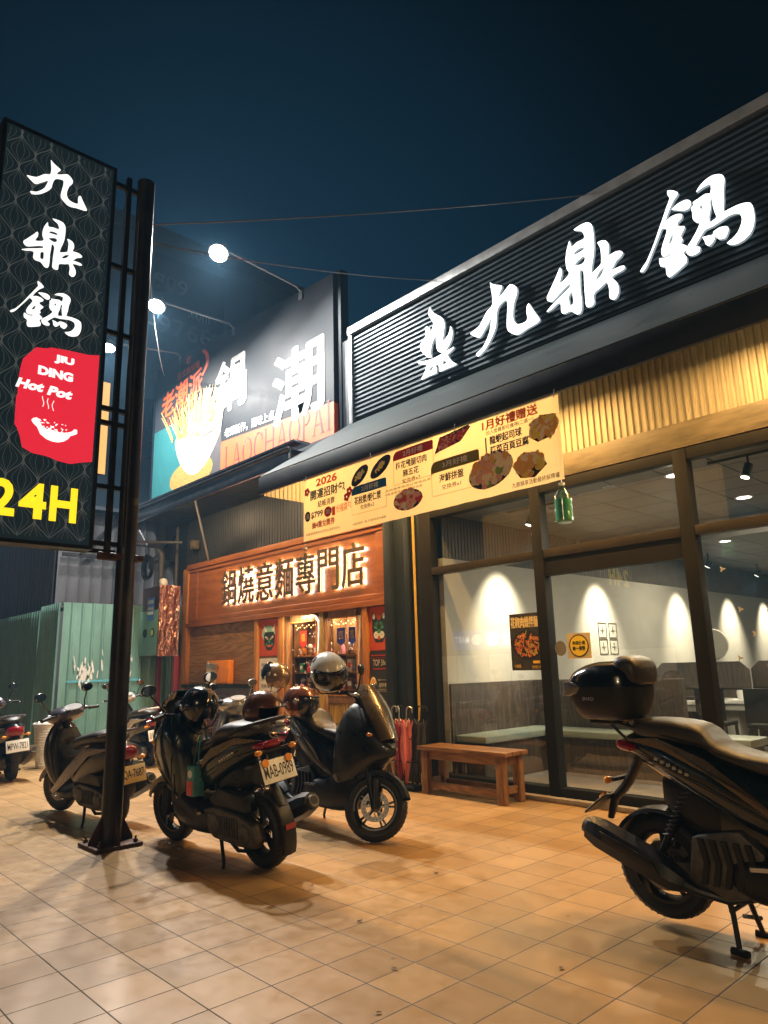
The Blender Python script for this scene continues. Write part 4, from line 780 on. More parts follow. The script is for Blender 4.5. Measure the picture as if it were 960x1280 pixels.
def strand(x0, z0, x1, z1, w, mi):
    global k; k += 1; n = 5; L_ = []; R_ = []
    for i in range(n+1):
        t = i/n; x = x0+(x1-x0)*t+.04*math.sin(3*t+k); z_ = z0+(z1-z0)*t; L_.append((x-w*(1-.3*t), z_)); R_.append((x+w*(1-.3*t), z_))
    dd = .0125+k*3e-5; b.prism(L_+R_[::-1], f, dd, dd+.0015, mi)
for i in range(90):
    x = rnd.gauss(-13.25, .33); strand(x, 6.45+rnd.uniform(0, .3), x+(x+13.1)*.6, 6.95+rnd.uniform(0, .55), rnd.uniform(.012, .03), rnd.choice([2, 2, 3]))
for i in range(22):
    x = rnd.choice([rnd.uniform(-13.95, -13.5), rnd.uniform(-12.7, -12.3)]); strand(x, 6.55, x+(x+13.1)*.35, 7.0+rnd.uniform(0, .35), rnd.uniform(.03, .06), rnd.choice([4, 4, 2]))
for i in range(26):
    x = rnd.uniform(-13.7, -12.4); k += 1; b.prism(ell((x, 6.5+rnd.uniform(-.08, .2)), rnd.uniform(.08, .2), rnd.uniform(.04, .09), 12, rnd.uniform(-.5, .5)), f, .017+k*3e-5, .018+k*3e-5, rnd.choice([5, 5, 3, 2]))
b.build('bowl_picture', pic, LB)
b = MB(); b.box(-15.25, -8.44, 6.86, 7.23, 5.13, 5.215); b.box(-15.26, -15.205, 6.88, 7.22, 5.22, 8.68); b.build('board_frame', M['navy'], LB)

# floodlights
for i, x in enumerate((-9.45, -11.75, -14.05)):
    p = Vector((x, 5.25, 8.30)); n_ = Vector(((0.30, -.36, -.88), (.26, -.33, -.9), (.06, -.16, -.98))[i]).normalized()
    t = thing('floodlight', (x, 6.95, 8.6), 'dazzling white floodlight on an arm above the billboard, '+['the right one near the dark post', 'the middle one of three', 'the left one beside the pole sign'][i], 'floodlight', 'floodlights above the billboard')
    za = 8.14+(-8.48-x)*.077; b = MB(); b.tube([(x+.06, 6.94, za-.06), (x+.05, 6.80, za+.05), (x, 5.30, 8.43)], .024, 8); b.bar((x+.06, 6.89, za-.2), (x+.06, 6.89, za-.02), .1, .02, (0, 1, 0)); b.build('arm', M['lampbody'], t)
    q = n_.to_track_quat('-Z', 'Y').to_matrix().to_4x4(); q.translation = p
    b = MB(); b.T = q; b.cyl((0, 0, 0), (0, 0, .07), .17, .15, 28); b.box(-.15, .15, -.11, .11, .07, .10)
    for kx in range(6): b.box(-.14+kx*.05, -.13+kx*.05, -.11, .11, .10, .125)
    b.build('housing', M['lampbody'], t, bevel=.006)
    b = MB(); b.T = q; b.lathe([(.10, -.001), (.145, -.004), (.14, -.03), (.09, -.048), (0, -.055)], n=28); b.build('light_face', M['flood'], t)
    area('floodlight_lamp', p+n_*.06, .26, FLOOD_W, (1, .96, .90), p+n_)

# ------------------------------------------------------------------ noodle shop
NS = thing('noodle_shop', (-10.4, 7.0, 0), 'varnished orange wood noodle shop front with double glass doors', 'shop')
b = MB(); ribs_v(b, -13.6, -7.5, 3.68, 4.62, 7.02, .085, .03); b.build('louvre_wall', M['louver'], NS)
b = MB(); b.box(-13.95, -8.2, 5.85, 7.0, 4.62, 4.70); b.box(-13.95, -8.2, 7.0, 7.25, 3.64, 5.1); b.build('canopy', M['navy'], NS)
b = MB(); b.box(-13.97, -8.2, 5.80, 5.845, 4.46, 4.64); b.box(-13.97, -8.2, 5.78, 5.845, 4.70, 4.73); b.box(-13.97, -8.2, 5.83, 5.848, 4.64, 4.70); b.box(-13.97, -8.2, 5.9, 6.2, 4.83, 4.87); b.build('canopy_gutter', mat('stainless_gutter', (.42, .43, .45), .22, .95, var=.15), NS, bevel=.004)
b = MB(); b.bar((-11.5, 6.05, 4.62), (-12.55, 6.97, 3.62), .035, .035); b.bar((-11.8, 6.05, 4.61), (-11.2, 6.05, 4.61), .05, .02); b.build('strut', M['coping'], NS)
b = MB(); b.box(-13.40, -7.43, 6.985, 7.08, 2.40, 3.60); b.build('fascia_board', M['orangewood'], NS)
b = MB(); b.box(-13.42, -7.43, 6.93, 7.0, 3.56, 3.67); b.box(-13.42, -7.43, 6.955, 7.0, 3.49, 3.558); b.box(-13.42, -7.43, 6.94, 7.0, 2.38, 2.47); b.box(-13.42, -7.43, 6.965, 7.0, 2.472, 2.56)
b.box(-13.40, -13.05, 6.97, 6.99, 2.56, 3.49); b.box(-13.05, -13.0, 6.96, 6.99, 2.56, 3.49); b.box(-7.62, -7.43, 6.97, 6.99, 2.56, 3.49); b.build('moulding', M['orangewood'], NS, bevel=.012, seg=3)
for q in ((-13.58, -13.36, 6.94, 7.1, 0, 3.60), (-7.95, -7.84, 6.96, 7.08, 0, 2.38), (-10.14, -9.98, 6.96, 7.08, 0, 2.38), (-10.87, -10.78, 6.96, 7.08, 0, 2.38)):
    b = MB(); b.box(*q); b.build('door_post', M['orangewoodz'], NS, bevel=.008)
b = MB(); b.box(-13.36, -10.87, 7.03, 7.08, 1.27, 2.38); b.build('plywood_shutter', M['ply'], NS)
b = MB(); b.box(-13.36, -10.87, 6.86, 7.08, 1.20, 1.265); b.build('counter_ledge', M['steel'], NS, bevel=.006)
b = MB(); tw = .06
for i in range(41):
    for j in range(8):
        x = -13.35+i*tw; b.box(x, x+tw-.006, 7.0, 7.02, .05+j*.143, .05+j*.143+.137)
b.build('tile_dado', mat('plum_wall_tile', (.13, .035, .045), .22, var=.3, scale=18, coat=.3), NS)
b = MB(); b.box(-13.36, -10.87, 7.018, 7.08, 0, 1.2); b.build('dado_grout', M['coping'], NS)
for q in ((-10.78, -10.14), (-7.84, -7.42)):
    b = MB(); b.box(*q, 7.02, 7.07, 0, 2.38); b.build('side_panel', M['doorframe'], NS)
# double door
for (x0, x1) in ((-9.975, -8.955), (-8.945, -7.955)):
    b = MB(); b.box(x0, x0+.15, 6.99, 7.05, .05, 2.38); b.box(x1-.15, x1, 6.99, 7.05, .05, 2.38); b.box(x0+.15, x1-.15, 6.99, 7.05, 2.26, 2.38); b.box(x0+.15, x1-.15, 6.99, 7.05, .98, 1.10); b.box(x0+.15, x1-.15, 6.99, 7.05, .05, .2)
    d = b.build('door', M['doorframe'], NS, bevel=.006)
    b = MB(); b.box(x0+.15, x1-.15, 7.01, 7.03, .2, .98); b.build('door_panel', M['doorwood'], d)
    b = MB()
    n = 12
    for i in range(n): b.box(x0+.155+i*(x1-x0-.31)/n, x0+.15+(i+.85)*(x1-x0-.31)/n, 7.002, 7.012, .21, .97)
    b.build('panel_batten', M['doorwood'], d)
    b = MB(); b.add([(x0+.15, 7.02, 1.10), (x1-.15, 7.02, 1.10), (x1-.15, 7.02, 2.26), (x0+.15, 7.02, 2.26)], [(0, 1, 2, 3)]); b.build('door_pane', M['doorglass'], d)
    b = MB(); b.box(x0+.135, x0+.152, 6.982, 6.99, 1.09, 2.27); b.box(x1-.152, x1-.135, 6.982, 6.99, 1.09, 2.27); b.box(x0+.152, x1-.152, 6.982, 6.99, 2.255, 2.27); b.box(x0+.152, x1-.152, 6.982, 6.99, 1.09, 1.105); b.build('pane_bead', M['orangewoodz'], d)
b = MB(); b.box(-9.0, -8.9, 6.975, 6.99, .05, 2.38); b.build('door_astragal', M['doorwood'], NS)
# room behind the doors
b = MB(); b.box(-10.1, -7.8, 8.6, 8.7, 0, 2.6); b.box(-10.2, -10.1, 7.1, 8.7, 0, 2.6); b.box(-7.8, -7.7, 7.1, 8.7, 0, 2.6); b.box(-10.2, -7.7, 7.1, 8.7, 2.6, 2.7); b.box(-10.2, -7.7, 7.1, 8.7, .0, .03)
b.build('entry_room', mat('dark_red_interior', (.16, .035, .02), .6), NS)
b = MB(); b.box(-13.6, -7.45, 7.26, 7.3, 3.6, 5.1); b.box(-13.6, -13.5, 7.12, 14, 0, 5); b.build('rear_wall', M['navy'], NS)

# backlit shop letters
SL = thing('backlit_shop_sign', (-9.9, 6.95, 2.65), 'dark raised characters with white halo light on the orange fascia', 'illuminated sign')
chars = '鍋燒意麵專門店'
halo = emis('halo_light', (1, .93, .82), 21)
x0, x1 = -12.02, -7.80; w = (x1-x0)/7
for i, c in enumerate(chars):
    bx = (x0+i*w+.04, x0+(i+1)*w-.04, 2.70, 3.38)
    b = MB(); b.text(c, bx, fy(6.93), .006, extrude=.012); b.build('shop_character', mat('dark_bronze_letter', (.13, .10, .07), .38, .4) if i == 0 else bpy.data.materials['dark_bronze_letter'], SL, ang=50)
    b = MB(); b.text(c, (bx[0]+.006, bx[1]-.006, bx[2]+.006, bx[3]-.006), fy(6.9445), .0); b.build('halo_strip', halo, SL)

# pictures and boards on the shop front
for i, x in enumerate((-12.2, -10.3, -8.8)):  # unseen battens added to brighten the shop front
    t = thing('added_canopy_lamp', (x, 5.95, 4.6), 'unseen batten lamp added behind the canopy gutter, '+['above the plywood shutter', 'above the green mask poster', 'above the double doors'][i], 'batten lamp', 'unseen batten lamps added under the canopy')
    b = MB(); b.box(x-.4, x+.4, 5.92, 5.98, 4.585, 4.617); b.build('lamp_housing', M['whitepaint'], t)
    b = MB(); b.cyl((x-.38, 5.95, 4.572), (x+.38, 5.95, 4.572), .012, n=10); b.build('tube', emis('added_batten_tube', (1, .7, .36), 8) if i == 0 else bpy.data.materials['added_batten_tube'], t)
    area('shop_fill_light', (x, 5.955, 4.555), .8, 36, (1, .66, .34), (x, 7.2, 1.5), shape='RECTANGLE', sy=.04)
def mask_poster(x0, x1, z0, z1, cat_):
    t = thing('mask_poster', (x0, 7.0, z0), 'red poster with a dark cat mask at the right end of the shop front' if cat_ else 'red poster with a green horned mask left of the shop doors', 'poster')
    f = fy(7.012); cx = (x0+x1)/2; w = x1-x0; h = z1-z0; cz = z0+h*.45
    b = MB(); b.box(x0, x1, 7.0125, 7.018, z0, z1); b.build('sheet', mat('poster_red', (.55, .075, .03), .5) if 'poster_red' not in bpy.data.materials else bpy.data.materials['poster_red'], t)
    pm = [mat('mask_dark', (.02, .03, .03), .5), mat('mask_green', (.05, .28, .16), .5), mat('mask_white', (.75, .75, .68), .5), mat('mask_pale', (.3, .55, .42), .5), mat('mask_red', (.6, .1, .04), .5)]
    b = MB()
    if cat_:
        b.prism([(cx-.36*w, cz+.1*h), (cx-.34*w, cz+.42*h), (cx-.2*w, cz+.40*h), (cx-.06*w, cz+.24*h), (cx+.06*w, cz+.24*h), (cx+.2*w, cz+.40*h), (cx+.34*w, cz+.42*h), (cx+.36*w, cz+.1*h), (cx+.34*w, cz-.12*h), (cx+.18*w, cz-.27*h), (cx-.18*w, cz-.27*h), (cx-.34*w, cz-.12*h)], f, 0, .001, 0)
        for s in (-1, 1):
            b.prism(ell((cx+s*.26*w, cz+.33*h), .07*w, .07*h), f, .001, .002, 2); b.prism(ell((cx+s*.13*w, cz-.1*h), .15*w, .085*h), f, .0015, .0025, 2); b.prism(ell((cx+s*.17*w, cz+.07*h), .09*w, .03*h, 16, s*.4), f, .0015, .0025, 1)
            for k in range(3): b.prism(ell((cx+s*(.06+.05*k)*w, cz+(.18-.02*k)*h), .015*w, .045*h, 10, -s*.4), f, .0015, .0025, 1)
            for k in range(3): b.prism(ell((cx+s*(.1+.04*k)*w, cz-.1*h), .012*w, .01*h, 8), f, .003, .0035, 0)
        b.prism(ell((cx, cz-.02*h), .1*w, .05*h), f, .0028, .0033, 1); b.prism(ell((cx, cz-.17*h), .07*w, .05*h), f, .003, .0035, 4)
    else:
        b.prism(ell((cx-.05*w, cz+.16*h), .34*w, .22*h), f, 0, .0008, 3)
        b.prism([(cx-.27*w, cz+.12*h), (cx-.22*w, cz+.2*h), (cx+.2*w, cz+.2*h), (cx+.28*w, cz+.1*h), (cx+.25*w, cz-.15*h), (cx+.1*w, cz-.3*h), (cx-.1*w, cz-.3*h), (cx-.25*w, cz-.15*h)], f, .001, .002, 0)
        for s in (-1, 1):
            b.prism([(cx+s*.22*w, cz+.2*h), (cx+s*.3*w, cz+.42*h), (cx+s*.12*w, cz+.22*h)], f, .002, .003, 2)
            b.prism(ell((cx+s*.13*w, cz+.04*h), .09*w, .03*h, 14, s*.5), f, .0025, .0035, 2); b.prism(ell((cx+s*.12*w, cz+.03*h), .05*w, .02*h, 10, s*.5), f, .004, .0045, 4); b.prism(ell((cx+s*.15*w, cz-.14*h), .06*w, .03*h, 12, -s*.6), f, .0025, .0035, 1)
        b.prism(ell((cx, cz-.18*h), .12*w, .035*h), f, .0025, .0035, 4); b.prism(ell((cx, cz-.05*h), .05*w, .06*h), f, .0025, .0035, 1)
    b.build('mask_picture', pm, t)
mask_poster(-10.765, -10.155, 1.74, 2.37, False); mask_poster(-7.835, -7.425, 1.74, 2.37, True)
b = MB(); t = thing('notice_board', (-10.46, 7.0, 1.0), 'white price list sheet under the green mask poster', 'notice')
b = MB(); b.box(-10.76, -10.16, 7.012, 7.018, .95, 1.70); b.build('sheet', M['platewhite'], t)
b = MB()
for i in range(5): b.text(['鍋燒意麵 80', '鍋燒雞絲 80', '起司牛奶 110', '泡菜海鮮 120', '加麵加蛋 15'][i], (-10.70, -10.22, 1.56-i*.12, 1.62-i*.12), fy(7.011), .0)
b.build('lettering', M['ink'], t)
t = thing('menu_board', (-7.63, 7.0, .3), 'tall black menu board with bowl photos beside the dark corner post', 'menu board')
b = MB(); b.box(-7.835, -7.425, 7.0, 7.018, .25, 1.72); b.build('board', mat('menu_black', (.028, .027, .026), .5), t)
f = fy(6.998)
b = MB(); b.text('TOP 3', (-7.76, -7.56, 1.52, 1.61), f, .01); b.text('Best', (-7.55, -7.45, 1.53, 1.60), f, .01)
for i, s in enumerate(('起司牛奶鍋', '泡菜海鮮鍋', '老潮經典鍋')):
    z_ = 1.22-i*.36; b.text(s, (-7.64, -7.44, z_, z_+.06), f, .02); b.text('no.%d' % (i+1), (-7.66, -7.60, z_+.09, z_+.12), f, .01); b.box(-7.66, -7.44, 6.996, 6.998, z_-.03, z_-.025); b.box(-7.66, -7.44, 6.996, 6.998, z_-.055, z_-.05); b.box(-7.60, -7.44, 6.996, 6.998, z_+.10, z_+.104)
b.build('lettering', mat('menu_cream', (.6, .54, .44), .5), t)
b = MB(); rnd = random.Random(2)
for i, (x, z_) in enumerate(((-7.76, 1.24), (-7.50, .86), (-7.76, .52))):
    b.prism(ell((x, z_), .072, .125 if i != 1 else .11), f, 0, .001, 0); b.prism(ell((x, z_), .055, .095), f, .0012, .002, 1)
    for k in range(22):
        a = rnd.uniform(0, 2*PI); r = rnd.uniform(0, 1)**.5; b.prism(ell((x+.045*r*math.cos(a), z_+.08*r*math.sin(a)), .012, .009, 7, a), f, .0022+k*1e-5, .0026+k*1e-5, 2+k % 3)
b.build('bowl_picture', [fo[3], fo[2], fo[6], fo[4], fo[7]], t)
b = MB(); b.box(-7.835, -7.425, 6.997, 6.999, 1.63, 1.635); b.box(-7.80, -7.48, 6.996, 6.998, 1.66, 1.675); b.box(-7.76, -7.46, 6.996, 6.998, 1.47, 1.485); b.build('red_rule', bred, t)
t = thing('orange_dispenser_box', (-12.0, 6.95, 1.27), 'bright orange and white box standing on the shop ledge', 'box')
b = MB(); b.box(-12.42, -11.62, 6.90, 7.02, 1.27, 1.70); b.build('box_body', mat('bright_orange_plastic', (.85, .26, .02), .35), t, bevel=.02)
b = MB(); b.box(-12.41, -12.05, 6.894, 6.899, 1.28, 1.66); b.build('label', mat('label_cream', (.75, .62, .42), .5), t)
b = MB(); b.text('外帶', (-12.34, -12.12, 1.42, 1.50), fy(6.892), .02); b.text('點餐', (-12.36, -12.1, 1.31, 1.40), fy(6.892), .02); b.build('lettering', bred, t)
b = MB(); b.cyl((-12.22, 6.87, 1.60), (-11.98, 6.87, 1.57), .05); b.ball((-12.3, 6.87, 1.62), .05, .04, .06, 12, 8); b.build('scanner', M['chrome'], t)

# goods behind the door glass
GC = {'red': (.6, .04, .03), 'orange': (.75, .25, .03), 'white': (.75, .73, .68), 'blue': (.05, .09, .5), 'green': (.06, .25, .12), 'yellow': (.8, .55, .04), 'pink': (.7, .25, .3), 'brown': (.25, .12, .05)}
GM = {k: mat('goods_'+k, v, .35, var=.2, scale=15) for k, v in GC.items()}
for (s_, x0, x1) in (('left', -9.93, -8.90), ('right', -8.87, -7.83)):
    t = thing('display_shelf', ((x0+x1)/2, 7.3, .03), 'wooden display shelf of toys behind the %s door glass' % s_, 'shelf')
    for z_ in (1.18, 1.45, 1.72):
        b = MB(); b.box(x0, x1, 7.16, 7.42, z_-.025, z_); b.build('shelf_board', M['doorframe'], t)
    for x in (x0-.02, x1):
        b = MB(); b.box(x, x+.02, 7.16, 7.42, .04, 2.35); b.build('upright', M['doorframe'], t)
    b = MB(); b.box(x0, x1, 7.43, 7.45, .05, 2.35); b.build('back_panel', GM['brown'], t)
rnd = random.Random(17); used = set()
def toy(x, z_, c, kind, lab):
    y = 7.25; w = rnd.uniform(.045, .06)
    if kind == 'box': t = thing('gift_box', (x, y, z_), lab, 'box', 'goods behind the door glass'); b = MB(); h = rnd.uniform(.12, .19); b.box(x-w, x+w, y-.04, y+.04, z_, z_+h); b.build('carton', GM[c], t, bevel=.004); b = MB(); b.box(x-w*.7, x+w*.7, y-.043, y-.041, z_+h*.3, z_+h*.7); b.build('label', GM['white' if c != 'white' else 'red'], t)
    elif kind == 'figurine':
        t = thing('toy_figurine', (x, y, z_), lab, 'figurine', 'goods behind the door glass'); b = MB(); b.lathe([(0, 0), (.05, 0), (.055, .06), (.03, .10), (0, .11)], (x, y, z_), n=14); b.build('torso', GM[c], t); b = MB(); b.ball((x, y, z_+.145), .045, .045, .045, 12, 8); b.build('head', GM['white' if c != 'white' else 'pink'], t)
    else:
        t = thing('bottle', (x, y, z_), lab, 'bottle', 'goods behind the door glass'); b = MB(); b.lathe([(0, 0), (.035, 0), (.035, .11), (.014, .15), (.014, .18), (0, .18)], (x, y, z_), n=12); b.build('bottle_body', GM[c], t); b = MB(); b.lathe([(.016, .165), (.016, .19), (0, .19)], (x, y, z_), n=10); b.build('cap', GM['yellow'], t)
for s_, x0, x1 in (('left', -9.86, -8.98), ('right', -8.80, -7.92)):
    for lv, z_ in (('bottom', 1.18), ('middle', 1.45), ('top', 1.72)):
        ks = [(c, k) for c in GC for k in ('box', 'figurine', 'bottle')]; rnd.shuffle(ks)
        for i in range(5):
            c, k = ks[i]; toy(x0+.06+i*(x1-x0-.1)/4, z_, c, k, '%s %s on the %s shelf behind the %s shop door' % (c, {'box': 'gift carton', 'figurine': 'toy figurine with a round head', 'bottle': 'bottle with a yellow cap'}[k], lv, s_))
for (x, w, c, lab) in ((-8.63, .1, 'blue', 'wide blue paper pennant hanging behind the right shop door'), (-8.36, .08, 'blue', 'narrow blue paper pennant hanging behind the right shop door'), (-9.62, .09, 'red', 'red paper charm hanging behind the left shop door'), (-9.14, .05, 'blue', 'slim blue charm hanging behind the left shop door')):
    t = thing('paper_pennant', (x, 7.12, 1.9), lab, 'pennant'); b = MB(); b.prism([(x-w, 2.12), (x+w, 2.12), (x+w, 1.90), (x, 1.84), (x-w, 1.90)], fy(7.12), 0, .003); b.build('sheet', GM[c], t); b = MB(); b.tube([(x, 7.12, 2.12), (x, 7.12, 2.4)], .003, 5); b.build('string', M['black'], t)
    b = MB(); b.text('福' if c == 'red' else '吉', (x-w*.6, x+w*.6, 1.95, 2.08), fy(7.115), .01); b.build('lettering', GM['yellow'], t)
b = MB(); rnd = random.Random(4)
for (x0, x1) in ((-9.8, -9.12), (-8.78, -8.12)):
    for i in range(26): b.prism(ell((rnd.uniform(x0, x1), rnd.uniform(1.14, 2.22)), .012, .012, 8), fy(7.0185), 0, .001)
tag(b.build('snowflake_decals', M['platewhite']), 'tiny white snow dots stuck on the shop door glass', 'decals')
t = thing('string_lights', (-8.95, 7.15, 2.2), 'row of tiny warm fairy lights above the goods behind the doors', 'string lights')
b = MB()
for i in range(30): x = -9.85+i*.06; b.ball((x, 7.14, 2.22-.05*math.sin(i*1.1)**2), .008, .008, .008, 8, 6)
b.build('bulb', emis('fairy_bulb', (1, .6, .2), 8), t)
b = MB(); b.tube([(-9.85+i*.06, 7.14, 2.24-.05*math.sin(i*1.1)**2) for i in range(30)], .003, 4); b.build('cord', M['black'], t)
area('entry_lamp', (-9.0, 7.6, 2.55), .5, 60, (1, .72, .42), (-9.0, 7.45, 0)); area('shelf_lamp', (-8.9, 7.10, 2.35), 1.9, 38, (1, .82, .6), (-9.0, 7.35, 1.4), shape='RECTANGLE', sy=.05)

# warm tube lamps under the awning
for i, x in enumerate((-6.9, -4.4, -1.9, .6)):
    t = thing('tube_lamp', (x, 6.3, 4.6), 'warm tube lamp under the awning, '+['first from its left end', 'second from its left end', 'third from its left end', 'last at its right end'][i], 'tube lamp', 'tube lamps under the awning')
    b = MB(); b.box(x-.62, x+.62, 6.26, 6.34, 4.60, 4.66); b.build('lamp_housing', M['whitepaint'], t)
    b = MB(); b.cyl((x-.6, 6.3, 4.585), (x+.6, 6.3, 4.585), .014, n=10); b.build('tube', emis('warm_tube', (1, .62, .22), 10) if i == 0 else bpy.data.materials['warm_tube'], t)
    b = MB(); b.tube([(x-.5, 6.3, 4.66), (x-.5, 6.32, 4.88)], .006, 6); b.tube([(x+.5, 6.3, 4.66), (x+.5, 6.32, 4.88)], .006, 6); b.build('bracket', M['steel'], t)
    area('tube_light', (x, 6.3, 4.56), 1.2, TUBE_W, (1, .55, .175), (x, 5.9, 0), shape='RECTANGLE', sy=.05)

# ------------------------------------------------------------------ pole sign
PS = thing('pole_sign', (-6.65, 2.79, 0), 'tall dark pole sign with white brush characters, a red label and yellow 24H', 'pole sign')
XS = -6.6
b = MB(); b.box(-6.80, XS-.004, 1.38, 2.41, 2.675, 6.70); b.build('sign_box', M['signblack'], PS)
b = MB(); b.box(-6.81, XS+.006, 1.345, 1.379, 2.64, 6.735); b.box(-6.81, XS+.006, 2.411, 2.445, 2.64, 6.735); b.box(-6.81, XS+.006, 1.379, 2.411, 2.64, 2.674); b.box(-6.81, XS+.006, 1.379, 2.411, 6.701, 6.735); b.build('sign_frame', M['navy'], PS)
b = MB(); f = fx(XS); L_ = .36; D_ = .135
for cidx in range(-1, 10):
    for rw in range(-2, 14):
        y0 = 1.38+cidx*D_; z0 = 2.5+rw*L_+(L_/2 if cidx % 2 else 0)
        for fr in (1, .62, .26):
            for sgn in (-1, 1):
                if fr == 1 and sgn == 1 and False: continue
                n = 10; prev = None; wdt = .0045 if fr == 1 else .0014
                for i in range(n+1):
                    t = i/n; y = y0+sgn*fr*D_*(1-math.cos(2*PI*t))/2; z_ = z0+L_*(t if fr == 1 else .06+.88*t)
                    ok = 1.385 < y < 2.405 and 2.68 < z_ < 6.695
                    if prev and ok: b.add([f(prev[0]-wdt, prev[1], -.003), f(prev[0]+wdt, prev[1], -.003), f(y+wdt, z_, -.003), f(y-wdt, z_, -.003)], [(0, 1, 2, 3)])
                    prev = (y, z_) if ok else None
b.build('sign_pattern', M['signline'], PS)
for key in ('jiu', 'ding', 'guo'):
    P = sum(GL[key], []); ax, bx, az, bz = min(p[0] for p in P), max(p[0] for p in P), min(p[1] for p in P), max(p[1] for p in P)
    y0, y1, z0, z1 = PB[key]
    b = MB(); b.flat(poly_mesh(GL[key], 0, 2), lambda x, z_, d: (XS, y0+(x-ax)/(bx-ax)*(y1-y0), z0+(z_-az)/(bz-az)*(z1-z0))); b.build('sign_character', M['signwhite'], PS)
b = MB(); b.flat(poly_mesh([RED], 0, 1), lambda u, v, d: (XS+.001, u, v)); lab = b.build('red_label', M['signred'], PS)
f2 = fx(XS+.0035)
b = MB(); b.text('JIU', (1.975, 2.155, 4.385, 4.475), f2, .055); b.text('DING', (1.84, 2.155, 4.235, 4.325), f2, .055)
sh = lambda u, v, d=0: f2(u+(v-4.1)*.28, v, d)
b.text('Hot', (1.67, 1.90, 4.065, 4.16), sh, .05); b.text('Pot', (1.945, 2.16, 4.055, 4.15), sh, .05)
b.flat(poly_mesh([BOWL], 0, 1), lambda u, v, d: (XS+.0035, u, v))
bx0 = min(p[0] for p in BOWL); bx1 = max(p[0] for p in BOWL); bz1 = max(p[1] for p in BOWL); rnd = random.Random(9)
for i in range(34):
    u = rnd.uniform(bx0+.07, bx1-.08); v = bz1-.03-(u-bx0)*.05+rnd.uniform(-.055, .035); b.prism(ell((u, v), rnd.uniform(.006, .016), rnd.uniform(.003, .006), 7, rnd.uniform(0, PI)), f2, 0, .0004)
for k in range(3):
    P = [(1.905+k*.045+.008*math.sin(t*5+k), 3.93-.01*k+t*.1) for t in [q/8 for q in range(9)]]
    b.prism([(u-.003, v) for u, v in P]+[(u+.003, v) for u, v in P[::-1]], f2, 0, .0004)
b.build('lettering', M['signwhite'], lab)
b = MB()
for c, y0, y1 in (('2', 1.545, 1.745), ('4', 1.775, 2.005), ('H', 2.035, 2.275)): b.text(c, (y0, y1, 2.87, 3.20), f2, .035)
b.build('yellow_lettering', M['signyellow'], PS)
b = MB(); b.cyl((-6.65, 2.79, .03), (-6.65, 2.79, 6.76), .09, n=28); pole = b.build('pole', M['steel'], PS)
b = MB(); b.box(-6.86, -6.44, 2.58, 3.0, .004, .034)
for a in range(4):
    t = Matrix.Translation((-6.65, 2.79, 0)) @ Matrix.Rotation(a*PI/2, 4, 'Z'); m = MB(); m.T = t; m.prism([(.09, .034), (.2, .034), (.2, .06), (.09, .26)], lambda u, v, d: (u, d, v), -.006, .006); b.add(m.v, m.f)
    for (x, y) in ((.16, .16),): 
        m = MB(); m.T = t; m.cyl((x, y, .03), (x, y, .06), .02, n=6); m.cyl((x, y, .06), (x, y, .085), .01, n=8); b.add(m.v, m.f)
b.build('base_plate', M['rust'], PS, bevel=.003, ang=30)
b = MB(); b.bar((-6.65, 2.60, 2.62), (-6.65, 2.60, 6.72), .05, .05, (0, 1, 0))
for z_ in (2.72, 3.28, 3.93, 4.08, 4.9, 5.65, 6.6): b.bar((-6.67, 2.44, z_), (-6.67, 2.72, z_), .045, .045)
for z_ in (2.66, 6.68): b.bar((-6.76, 2.1, z_), (-6.76, 2.72, z_), .04, .04)
b.build('side_frame', M['steel'], PS)
b = MB(); b.tube([(-6.565, 2.70, z_) for z_ in (2.7, 4.0, 5.2, 6.2)], .008, 6); b.build('power_cable', M['black'], PS)
b = MB(); b.tube([(-6.65, 2.52, 2.60), (-6.65, 2.9, 2.60)], .04, 8); b.box(-6.72, -6.58, 2.64, 2.94, 2.57, 2.62); b.build('lower_bracket', M['rust'], PS)

for (p0, p1, sag, lab) in (((-6.65, 2.79, 6.25), (-3.7, 6.93, 6.98), .05, 'thin cable running from the pole sign to the sign band roof edge, upper one'), ((-6.65, 2.79, 6.05), (-6.2, 6.93, 6.98), .08, 'thin cable running from the pole sign to the roof corner, lower one'), ((-6.65, 2.79, 6.3), (-15.2, 7.1, 8.5), .3, 'thin cable running from the pole sign to the billboard')):
    b = MB(); A = Vector(p0); B = Vector(p1); b.tube([A.lerp(B, i/16)-Vector((0, 0, sag*4*(i/16)*(1-i/16))) for i in range(17)], .007, 6); tag(b.build('overhead_cable', M['lampbody']), lab, 'cable', 'overhead cables')

# ------------------------------------------------------------------ left side: hoarding, shed, apartment block
t = thing('steel_hoarding', (-14.0, 5.9, 0), 'pale green ribbed steel hoarding facing the plaza behind the pole', 'hoarding', 'green hoarding panels')
b = MB(); ribs_x(b, 4.72, 7.35, 0.02, 2.86, -14.0, .20, .03, .22); b.build('sheet', M['greenfence'], t)
b = MB(); b.box(-14.06, -14.02, 4.70, 7.35, 2.80, 2.87); b.box(-14.06, -14.03, 4.7, 7.35, .3, .36); b.build('rail', M['greyclad'], t)
b = MB(); rnd = random.Random(6); f = fx(-13.965)
for (cy0, cz0) in ((5.20, 1.55), (5.85, 1.60)):
    for i in range(46): b.prism(ell((cy0+rnd.gauss(0, .10), cz0+rnd.gauss(0, .12)), rnd.uniform(.006, .02), rnd.uniform(.03, .12), 9, rnd.uniform(-.3, .3)), f, i*1e-4, .001+i*1e-4)
b.build('paint_patch', M['platewhite'], t)
b = MB(); b.box(-13.969, -13.964, 4.85, 6.3, 1.36, 1.40); b.build('blue_stripe', mat('cyan_tape', (.1, .4, .5), .5), t)
t = thing('old_hoarding', (-20, 4.7, 0), 'older dull green ribbed hoarding running off to the left behind the white bucket', 'hoarding', 'green hoarding panels')
